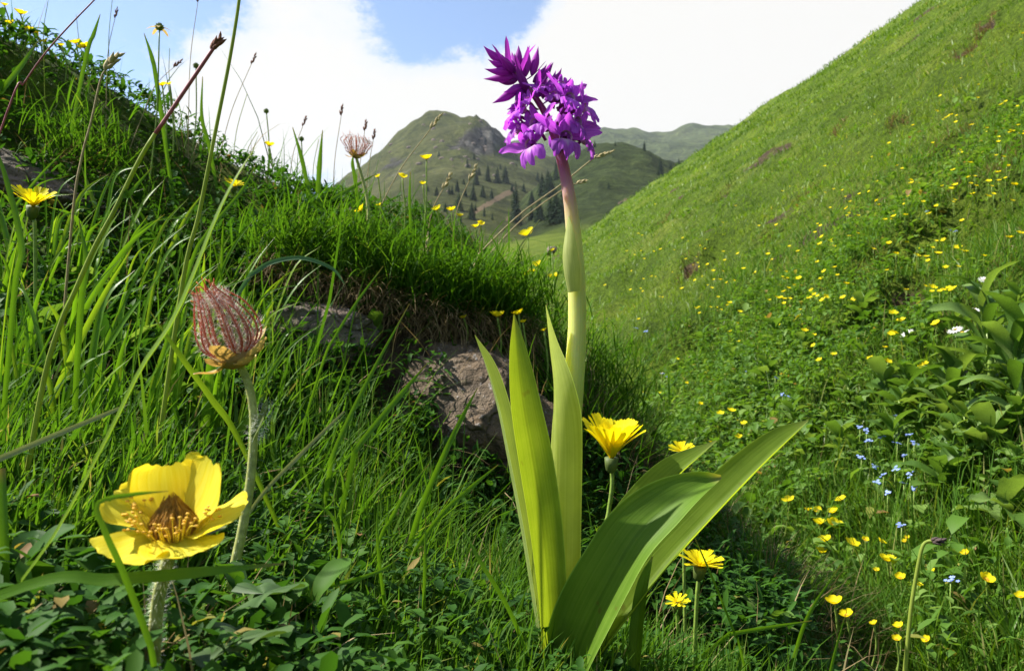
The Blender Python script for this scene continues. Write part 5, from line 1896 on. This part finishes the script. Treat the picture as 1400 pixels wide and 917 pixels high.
bc_pet = [cup_petal(k) for k in range(3)]
a_ = Acc()
g = np.random.default_rng(9)
for k in range(26):
    az, q = k * 2.4, math.sqrt(k / 26.0) * .30
    P = np.array([(math.cos(az) * q * .5, math.sin(az) * q * .5, .02), (math.cos(az) * q, math.sin(az) * q, .14), (math.cos(az) * q * 1.3, math.sin(az) * q * 1.3, .27 - q * .2)])
    a_.add(*tube(P, [.02, .02, .045], 4))
bc_sta = a_.mesh('stamens', M['stamen'])
sm_ = []
for k in range(4):           # small flower seen from afar: head and stem in one mesh
    a_ = Acc()
    for q in range(5):
        C = smooth_path([(0.02, 0, 0), (.5, 0, .10), (1, 0, .34)], 4)
        V, F, ac, al = ribbon(C, .95 * np.array([.3, .9, 1, .45]), .4, (-.3, 0, 1), 4)
        an = q * 1.2566 + k
        V = np.stack([V[:, 0] * math.cos(an) - V[:, 1] * math.sin(an), V[:, 0] * math.sin(an) + V[:, 1] * math.cos(an), V[:, 2]], 1)
        a_.add(V, F, across=ac, along=al)
    sm_.append(a_.mesh('buttercup', M['buttercup']))
st_m = Acc().add(*tube(np.array([(0, 0, 0), (.02, 0, .35), (-.01, .01, .7), (0, 0, 1)]), .011, 4)).mesh('stem', M['greenstem'])


def head_rot(seed, tilt=.5, to_cam=.35):
    g = np.random.default_rng(seed)
    ax = Vector((g.normal(-.15, .25) * 2 * tilt, -to_cam + g.normal(0, .3) * tilt, 1)).normalized()
    return ax, (ax.to_track_quat('Z', 'Y').to_matrix() @ Matrix.Rotation(g.uniform(0, 6.28), 3, 'Z')).to_euler()


def buttercup(label, px, py, y, wpx, seed, group=None, tilt=.5, to_cam=.35, foot=None, cat='flower'):
    """five-petalled yellow flower on a thin stem; head at a photo point y metres ahead"""
    c = at(px, py, y)
    s = y / FPX
    b = c.copy()
    if foot:
        b[0] = at(foot, py, y)[0]
    b[1] += .01
    b[2] = H1(b[0], b[1]) - .003
    if b[2] > c[2] - .006:
        b[2] = c[2] - .012
    root = thing('buttercup', label, cat, tuple(b), group=group)
    P = smooth_path([b, b * .5 + c * .5 + np.array([.004, 0, .002]), c], 12)
    Acc().add(*tube(P, .0010 if y < 1.6 else .0013, 6)).part('stem', M['greenstem'], root)
    ax, rot = head_rot(seed, tilt, to_cam)
    hw = wpx * s / 2
    q = rot.to_matrix()
    for k in range(5):
        r_ = (q @ Matrix.Rotation(k * 1.2566, 3, 'Z') @ Matrix.Rotation(-.25, 3, 'Y')).to_euler()
        link('petal', bc_pet[k % 3], root, Vector(c - b), r_, hw)
    link('stamens', bc_sta, root, Vector(c - b), rot, hw)
    return root


# on the near bank
hawkbit('large ragged yellow hawkbit beside the half-buried stone', (45, 284), .52, 58, [(46, 300), (48, 330), (52, 400)], 38, (.25, -.3, 1), 14, 9, 11)
buttercup('yellow buttercup standing tallest on the bare skyline of the bank', 583, 218, 1.20, 20, 2, foot=574, to_cam=.2)
buttercup('yellow buttercup left of the tallest one on the bank skyline', 550, 243, 1.22, 15, 3, foot=550, to_cam=.2)
buttercup('yellow buttercup turned sideways against the dark turf', 494, 288, 1.15, 19, 4, tilt=1.4)
for k, (px, py, w) in enumerate([(598, 287, 16), (617, 288, 16), (650, 311, 14), (657, 307, 12), (578, 252, 11), (517, 242, 10), (518, 281, 9), (628, 296, 12)]):
    buttercup('yellow buttercup low among the grass of the bank crest by the straw stalks', px, py, 1.25, w, 10 + k, 'buttercups on the crest by the straw stalks')
hawkbit('yellow hawkbit amid the turf above the grey rock', (320, 256), 1.0, 30, [(321, 265), (322, 285), (324, 330)], 28, (.3, -.3, 1), 13, 8, 12)
buttercup('single yellow buttercup over the skyline grass above the turf flower', 368, 200, 1.22, 17, 6)
for k, (px, py, w) in enumerate([(78, 157, 12), (88, 176, 18)]):
    buttercup('pair of yellow buttercups in the shaded turf above the half-buried stone', px, py, .98, w, 20 + k, 'pair of buttercups above the half-buried stone')
for k, (px, py, w) in enumerate([(28, 20, 20), (14, 34, 16), (38, 42, 18), (50, 46, 14), (104, 60, 18), (116, 66, 18), (62, 58, 12), (84, 63, 10), (6, 8, 12), (222, 118, 16), (232, 116, 10)]):
    buttercup('yellow buttercup in the cluster along the high bank crest', px, py, 1.02, w, 30 + k, 'buttercups along the high bank crest')
for k, (px, py, w) in enumerate([(680, 433, 24), (634, 435, 12), (709, 430, 20), (715, 441, 12), (744, 452, 10)]):
    buttercup('yellow buttercup on the turf lip between the boulder and the orchid', px, py, .84, w, 50 + k, 'buttercups on the turf lip by the orchid', to_cam=.1)
for k, (px, py, w) in enumerate([(722, 322, 26), (735, 363, 16), (720, 376, 12), (728, 372, 12), (757, 380, 18), (692, 394, 10), (700, 392, 10), (755, 343, 9)]):
    buttercup('yellow buttercup beyond the end of the bank, left of the orchid stem', px, py, 1.75, w, 60 + k, 'buttercups beyond the end of the bank')

# round green fruit heads and thin stalks against the sky
for k, (px, py, fx, y, w) in enumerate([(364, 152, 366, 1.25, 7), (218, 37, 205, .95, 11), (268, 90, 262, 1.1, 8), (412, 190, 409, 1.25, 7), (255, 160, 250, 1.12, 5)]):
    c = at(px, py, y)
    b = at(fx, py, y)
    b[2] = H1(b[0], b[1]) - .002
    root = thing('fruiting_stalk', 'thin stalk ending in a round green fruit head against the sky', 'flower', tuple(b), group='green fruit heads on the bank skyline')
    Acc().add(*tube(smooth_path([b, b * .5 + c * .5 + np.array([.004, 0, 0]), c], 12), .0009, 6)).part('stem', M['greenstem'], root)
    hw = w / 2 * y / FPX
    hd = Acc()
    for q in range(30):
        d = nrm(np.array([math.cos(q * 2.4) * math.sqrt(1 - (1 - 2 * (q + .5) / 30) ** 2), math.sin(q * 2.4) * math.sqrt(1 - (1 - 2 * (q + .5) / 30) ** 2), 1 - 2 * (q + .5) / 30]))
        hd.add(*tube(np.array([c + d * hw * .2, c + d * hw * .75, c + d * hw * 1.15]), np.array([.3, .32, .04]) * hw, 5), var=(q % 5) / 5)
    hd.part('fruit', M['greenhead'], root)
    if k == 1:
        for q in range(5):
            az = q * 1.2566
            d = np.array([math.cos(az), math.sin(az), -.25])
            V, F, ac, al = ribbon(smooth_path([c, c + d * hw * 1.8, c + d * hw * 3.2 - np.array([0, 0, hw * .6])], 6), hw * .9 * wprofile(6, 'lance', .6, .4), .3, (0, 0, 1), 3)
            Acc().add(V, F, var=.8, across=ac, along=al).part('sepal', M['calyx'], root)
crest = [  # foot px,py -> tip px,py, y, head
    (150, 110, 154, -5, 1.0, 0), (146, 110, 158, 22, 1.0, 1), (258, 150, 271, 0, 1.1, 1), (236, 140, 232, 66, 1.05, 0), (118, 95, 104, 20, .98, 0),
    (300, 215, 345, 85, 1.15, 1), (318, 225, 338, 128, 1.2, 0), (396, 245, 415, 170, 1.25, 1), (455, 290, 467, 155, 1.3, 1), (490, 300, 499, 176, 1.3, 1), (500, 300, 511, 188, 1.3, 1),
    (516, 292, 592, 172, 1.3, 2), (586, 312, 608, 254, 1.3, 2), (619, 318, 644, 242, 1.32, 2), (428, 265, 436, 190, 1.25, 0), (335, 225, 352, 180, 1.2, 0), (60, 80, 66, 0, .93, 0), (206, 130, 240, 90, 1.0, 1)]
for k, (fx, fy, tx, ty, y, hd) in enumerate(crest):
    kd = ('bare-tipped thin grass stalk', 'thin grass stalk with a small brown head', 'fine straw stalk with a drooping pale head')[hd]
    wh = nearest(fx, fy, [(90, 80, 'among the highest buttercups'), (300, 200, 'by the tall bare stalk'), (460, 280, 'by the small seed head'), (600, 310, 'beside the tallest buttercup')])
    md = (fx * .55 + tx * .45 - 3, fy * .5 + ty * .5, y)
    stalk([(fx, fy, y), md, (tx, ty, y)], 1.1 if hd < 2 else 1.7, kd + ' ' + wh, 'stalkdry' if hd else 'stalk',
          None if hd == 0 else (7, 13 if hd == 1 else 22, 5.5 if hd == 1 else 8, 'seedpale' if hd == 2 else 'seedbrown'), group=kd + 's ' + wh)
for k, (p, w) in enumerate([([(422, 262, 1.2), (412, 215, 1.2), (400, 174, 1.2)], 6), ([(434, 275, 1.2), (437, 225, 1.2), (441, 178, 1.2)], 7), ([(215, 118, .95), (208, 80, .95), (197, 46, .95)], 6), ([(118, 78, .9), (128, 48, .9), (137, 20, .9)], 6),
                            ([(452, 275, 1.2), (480, 258, 1.2), (514, 238, 1.2)], 6), ([(561, 300, 1.2), (560, 270, 1.2), (561, 235, 1.2)], 4), ([(486, 250, 1.2), (482, 225, 1.2), (483, 212, 1.2)], 5), ([(286, 200, 1.05), (276, 160, 1.05), (277, 105, 1.05)], 5)]):
    grass_blade(p, [w, w, 1], 'dark upright grass blade standing clear above the bank crest', 'blade', 'dark blades above the bank crest')
# broader sunlit blades over the upper left of the bank
g = np.random.default_rng(4)
n = 0
for k in range(210):
    px, py = g.uniform(-40, 360), g.uniform(300, 600)
    P = cast(px, py + 40)
    if P is None or P[1] < .36 or P[1] > .8:
        continue
    L = g.uniform(.05, .12)
    az = g.normal(.1, .7) if g.uniform() < .6 else g.uniform(0, 6.28)
    d = np.array([math.cos(az), math.sin(az) * .6, 0])
    ln = g.uniform(.1, .75)
    bend = g.uniform(0, .35) ** 1.5
    C = smooth_path([P - [0, 0, .004], P + d * L * .33 * ln + [0, 0, L * .38], P + d * L * .68 * ln + [0, 0, L * .74], P + d * L * (1.0 * ln + bend) + [0, 0, L * (1.02 - bend * 1.1)]], 16)
    W = g.uniform(.0020, .0060) * np.interp(np.linspace(0, 1, 16), [0, .3, .7, 1], [.8, 1, .75, .03])
    V, F, ac, al = ribbon(C, W, .5, (g.normal(-.3, .6), -.8, .3), 5)
    me = Acc().add(V, F, across=ac, along=al).mesh('tall_grass', M['bladebright' if k % 3 == 0 else 'blade'], True, P)
    tag(link('tall_grass', me, None, P), 'broad sunlit grass blade on the left part of the bank', 'grass', 'broad sunlit blades of the bank')

# in the meadow: near ones with their petals
near_bc = [(1140, 700, 15), (1118, 698, 12), (1105, 698, 12), (1140, 720, 24), (1120, 716, 18), (1128, 740, 20), (1122, 755, 17), (1183, 738, 10), (1204, 741, 13), (1213, 767, 23), (1198, 780, 10), (1231, 790, 15), (1273, 783, 15),
           (1255, 800, 12), (1320, 757, 14), (1348, 793, 21), (1396, 816, 16), (1141, 825, 24), (1158, 842, 20), (1195, 853, 12), (1229, 857, 15), (1226, 874, 13), (1267, 875, 13), (1237, 740, 8), (1240, 735, 8)]
for k, (px, py, w) in enumerate(near_bc):
    P = cast(px, py, .05)
    wh = nearest(px, py, [(1122, 722, 'in the tight cluster beyond the longest orchid leaf'), (1150, 835, 'of the shaded pair above the short lit grass blade'), (1230, 865, 'in the shade at the foot of the bare withered stalk'), (1215, 770, 'behind the bare withered stalk'), (1360, 790, 'before the wavy-leaved dock')])
    buttercup('open yellow buttercup ' + wh, px, py, P[1], w * 1.08, 100 + k, 'buttercups ' + wh, tilt=.6, to_cam=.25)


def small_flower(name, label, cat, group, P, size, mesh, seed, h):
    b = np.array([P[0], P[1], H1(P[0], P[1]) - .003])
    root = thing(name, label, cat, tuple(b), group=group)
    link('stem', st_m, root, None, None, (h * 1.0, h * 1.0, h))
    link('head', mesh, root, (0, 0, h), head_rot(seed, .7, .3)[1], size)
    return root


far_bc = [(1017, 580), (1000, 563), (985, 568), (1120, 497), (1140, 489), (1190, 497), (1214, 499), (1260, 504), (1265, 503), (1210, 480), (1280, 448), (1232, 442), (1297, 395), (1290, 398), (1285, 400), (1300, 402), (1304, 396), (1275, 396), (1380, 327),
          (1375, 258), (1384, 278), (1387, 260), (1352, 262), (1356, 260), (1293, 163), (1297, 161), (1289, 166), (1300, 160), (1210, 305), (1222, 298), (1188, 265), (1175, 268), (1202, 282), (1130, 410), (1125, 412), (1118, 408), (1068, 408), (1080, 412), (1072, 420),
          (1092, 384), (1070, 380), (1052, 412), (1062, 410), (960, 380), (975, 372), (950, 384), (1010, 470), (998, 455), (1100, 458), (1113, 462), (1098, 466), (905, 515), (880, 540), (902, 540), (940, 530), (958, 555), (972, 610), (1010, 600), (1078, 690), (1150, 690), (1165, 750),
          (1148, 585), (1366, 258), (1395, 325), (1330, 275), (1310, 340), (1240, 335), (1255, 345), (1318, 345), (1345, 352), (1290, 330), (1225, 350)]
g = np.random.default_rng(66)
cl = [(1290, 330), (1180, 270), (1100, 400), (1350, 260), (1060, 350), (1250, 220), (1330, 150), (1000, 380), (1380, 90), (1150, 330), (1200, 400), (930, 390), (1130, 290), (1270, 290), (1390, 180), (1040, 420), (880, 360), (960, 350)]
while len(far_bc) < 285:
    c = cl[int(g.integers(0, len(cl)))]
    px, py = c[0] + g.normal(0, 42), c[1] + g.normal(0, 30)
    if px < 812 or px > 1440:
        continue
    far_bc.append((px, py))
for k, (px, py) in enumerate(far_bc):
    P = cast(px, py, .05)
    if P is None or P[1] > 30 or P[1] < .6:
        continue
    sz = (.0055 + .0045 * g.uniform() ** 1.5) * max(1.0, min(1.6, P[1] / 4.5))
    wh = 'high on the slope under its skyline' if P[1] > 9 else nearest(px, py, [(1350, 480, 'by the tall lance-leaved plant'), (940, 368, 'around the dark torn scrape low on the slope'), (1325, 425, 'around the white daisies'),
                      (1000, 570, 'in the gully beyond the short orchid leaf'), (1100, 420, 'on the lower meadow slope'), (1290, 190, 'around the brown scrapes high on the slope'), (1180, 270, 'on the middle of the steep slope')])
    small_flower('meadow_buttercup', 'tiny yellow buttercup ' + wh, 'flower', 'buttercups ' + wh, P, sz, sm_[k % 4], 1000 + k, .055)

# forget-me-nots: little blue clusters
fm_ = []
for k in range(3):
    a_ = Acc()
    g = np.random.default_rng(90 + k)
    for q in range(8):
        c = np.array([g.normal(0, .55), g.normal(0, .55), g.uniform(0, .5)])
        for p in range(5):
            an = p * 1.2566 + q
            d = np.array([math.cos(an), math.sin(an), .15])
            sd = np.array([-math.sin(an), math.cos(an), 0])
            V = np.array([c, c + d * .22 - sd * .17, c + d * .40 - sd * .10, c + d * .40 + sd * .10, c + d * .22 + sd * .17])
            a_.add(V, [np.array([[0, 1, 4]]), np.array([[1, 2, 3, 4]])], var=g.uniform())
    fm_.append(a_.mesh('floret_cluster', M['blue']))
for k, (px, py) in enumerate([(1224, 575), (1176, 587), (1185, 594), (1190, 607), (1242, 602), (1227, 611), (1250, 611), (1236, 628), (1178, 628), (1195, 643), (1201, 665), (1245, 655), (1224, 648), (1250, 677), (1208, 655), (1233, 722), (1070, 546), (1078, 546),
                              (905, 514), (912, 518), (870, 451), (884, 455), (1060, 520), (1020, 512), (1236, 668), (1214, 678), (1300, 797), (1203, 600), (1300, 318), (1306, 320), (1268, 308)]):
    P = cast(px, py, .06)
    wh = nearest(px, py, [(1215, 625, 'in the dense patch beside the pale dock'), (1070, 540, 'near the tip of the longest orchid leaf'), (890, 480, 'in the gully beyond the end of the bank'), (1290, 318, 'high on the meadow slope'), (1265, 760, 'beside the bare withered stalk')])
    small_flower('forget_me_not', 'small cluster of pale blue forget-me-nots ' + wh, 'flower', 'forget-me-nots ' + wh, P, .0048 * max(1, P[1] / 2.2), fm_[k % 3], 2000 + k, .065)
# white daisies by the bare scrape
a_ = Acc()
for q in range(14):
    an = q * 2 * math.pi / 14
    C = np.array([(math.cos(an) * t, math.sin(an) * t, .05) for t in (.2, .6, 1.0)])
    V, F, ac, al = ribbon(C, [.16, .26, .10], .2, (0, 0, 1), 3)
    a_.add(V, F, var=.5)
da_m = a_.mesh('daisy_head', M['white'])
da_c = Acc().add(*tube(np.array([(0, 0, 0), (0, 0, .06), (0, 0, .14), (0, 0, .17)]), [.2, .26, .2, .02], 8)).mesh('disc', M['stamen'])
for k, (px, py) in enumerate([(1350, 397), (1347, 400), (1332, 429), (1306, 456), (1316, 459), (1240, 459)]):
    P = cast(px, py, .05)
    o = small_flower('daisy', 'white daisy with yellow eye near the bare scrape of the slope', 'flower', 'white daisies by the bare scrape', P, .013, da_m, 3000 + k, .055)
    link('disc', da_c, o, (0, 0, .056), None, .013)


# ================================================================== CONIFERS ON THE MOUNTAIN
def conifer_crown(k):
    g = np.random.default_rng(60 + k)
    Vs, Fs, vr, n = [], [], [], 0
    nw = 22
    for w in range(nw):
        z = .05 + .93 * (w / (nw - 1)) ** .95
        rad_ = (.185 + .02 * k) * (1 - z) ** .82 * g.uniform(.82, 1.12) + .008
        for b_ in range(11):
            az = b_ * 2 * math.pi / 11 + w * .9 + g.normal(0, .15)
            rr = rad_ * g.uniform(.65, 1.15)
            d = np.array([math.cos(az), math.sin(az), 0])
            sd = np.array([-math.sin(az), math.cos(az), 0])
            p0 = np.array([0, 0, z + .012])
            tip = d * rr + np.array([0, 0, z - rr * .45 + g.normal(0, .006)])
            for s in range(4):
                t0, t1 = s / 4, (s + 1.6) / 4
                a0 = p0 + (tip - p0) * t0
                a1 = p0 + (tip - p0) * min(t1, 1.05)
                ww = (.040 * (1 - z) + .012) * (1 - .15 * s) * g.uniform(.7, 1.3)
                sg = 1 if s % 2 else -1
                Vs.append(np.array([a0, a1 + sd * ww * sg - [0, 0, ww * .5], a1 - [0, 0, ww * .8], a0 - sd * ww * .5 * sg - [0, 0, ww * .6]]))
                Fs.append(np.array([[0, 1, 2, 3]]) + n)
                n += 4
                vr += [g.uniform()] * 4
    return mesh_np('crown', np.concatenate(Vs), [np.concatenate(Fs)], M['needle'], {'var': vr}, False)


crowns = [conifer_crown(k) for k in range(3)]
trunk_m = Acc().add(*tube(np.array([(0, 0, -.03), (0, 0, .3), (.004, 0, .65), (0, 0, .97)]), [.022, .016, .009, .002], 7)).mesh('trunk', M['bark'])
tree_px = [(705, 303, 54), (738, 303, 34), (760, 304, 44), (770, 304, 48), (741, 266, 30), (749, 266, 34), (760, 246, 26), (680, 251, 23), (691, 250, 24), (667, 248, 25), (651, 253, 22), (660, 270, 17), (672, 271, 14), (647, 273, 22),
           (645, 300, 24), (639, 229, 14), (648, 218, 9), (597, 268, 13), (614, 266, 12), (625, 262, 17), (627, 288, 25), (630, 306, 12), (618, 266, 13), (650, 288, 10), (673, 300, 10), (600, 214, 8), (753, 268, 30), (735, 248, 14), (634, 252, 9), (727, 300, 18), (706, 228, 7), (585, 262, 9), (609, 290, 14), (590, 285, 11), (636, 268, 13), (655, 240, 12), (684, 232, 9), (716, 262, 13), (700, 262, 12), (662, 296, 14), (612, 245, 8), (727, 280, 20), (735, 300, 30), (752, 300, 34), (778, 303, 30)]
for k, (px, py, h) in enumerate(tree_px):
    loc = min([q for q in (hit(bvhA, px, py), hit(bvhB, px, py)) if q is not None], key=lambda q: q.y, default=None)
    if loc is None:
        continue
    hm = h / FPX * loc.y * 1.04
    wh = nearest(px, py, [(755, 285, 'in the dark clump behind the orchid stem'), (675, 252, 'above the bare dirt patch'), (650, 285, 'below and beside the bare dirt patch'), (605, 265, 'far along the pasture from the dirt patch'), (640, 215, 'among the rocky outcrops')])
    lb = 'tallest dark spruce on the pasture, standing alone by the dirt patch' if k == 0 else 'dark spruce on the mountain pasture ' + wh
    t = thing('spruce_tree', lb, 'tree', loc, (0, 0, k * 1.7), None if k == 0 else 'spruces ' + wh, hm)
    link('trunk', trunk_m, t)
    link('crown', crowns[k % 3], t, None, None, (1.4 + .25 * ((k * 7) % 3 - 1), 1.4, 1))
for k, (px, py, h) in enumerate([(903, 240, 25), (917, 236, 15), (881, 206, 14), (813, 201, 10), (841, 199, 6), (909, 214, 8), (928, 226, 10), (832, 258, 9)]):
    loc = hit(bvhB, px, py)
    if loc is None:
        continue
    hm = h / FPX * loc.y * 1.04
    t = thing('spruce_tree', 'dark spruce on the shaded green hill behind the orchid', 'tree', loc, (0, 0, k * 1.3), 'spruces on the shaded hill', hm)
    link('trunk', trunk_m, t)
    link('crown', crowns[(k + 1) % 3], t, None, None, (1.25, 1.25, 1))

# boulders on the valley floor and pale stones on the mountain
P = cast(757, 346)
rk = rock_thing('grey boulder on the valley floor left of the orchid stem', 755, 344, P[1], 24 * P[1] / FPX, 15 * P[1] / FPX, 22 * P[1] / FPX, 21)
loc = hit(bvhA, 747, 296)
rk = rock_thing('pale stone block below the spruces on the mountain', 747, 293, loc.y, 9 * loc.y / FPX, 15 * loc.y / FPX, 8 * loc.y / FPX, 22)
g = np.random.default_rng(12)
for k in range(46):
    px, py = g.normal(620, 45), g.normal(205, 22)
    loc = hit(bvhA, px, py)
    if loc is None or loc.y < 230:
        continue
    s = loc.y / FPX * g.uniform(2, 6.5)
    o = rock_thing('weathered grey outcrop among the grass of the rocky mountain', px, py, loc.y, s * 1.5, s, s, 100 + k % 6)
    o['group'] = 'outcrops on the rocky mountain'


# ================================================================== AIR
haze_m, nt, out = new_mat('mountain_air')
pv = nt.nodes.new('ShaderNodeVolumePrincipled')
pv.inputs['Color'].default_value = (.80, .88, 1.0, 1)
pv.inputs['Density'].default_value = 0.00013
pv.inputs['Anisotropy'].default_value = 0.2
nt.links.new(pv.outputs[0], out.inputs['Volume'])
bm = bmesh.new()
bmesh.ops.create_cube(bm, size=1.0)
me = bpy.data.meshes.new('haze')
bm.to_mesh(me)
bm.free()
me.materials.append(haze_m)
hz_o = link('haze', me, None, (200, 700, 125), None, (2600, 2000, 560))
tag(hz_o, 'thin bluish mountain air over the valley', 'haze', kind='stuff')
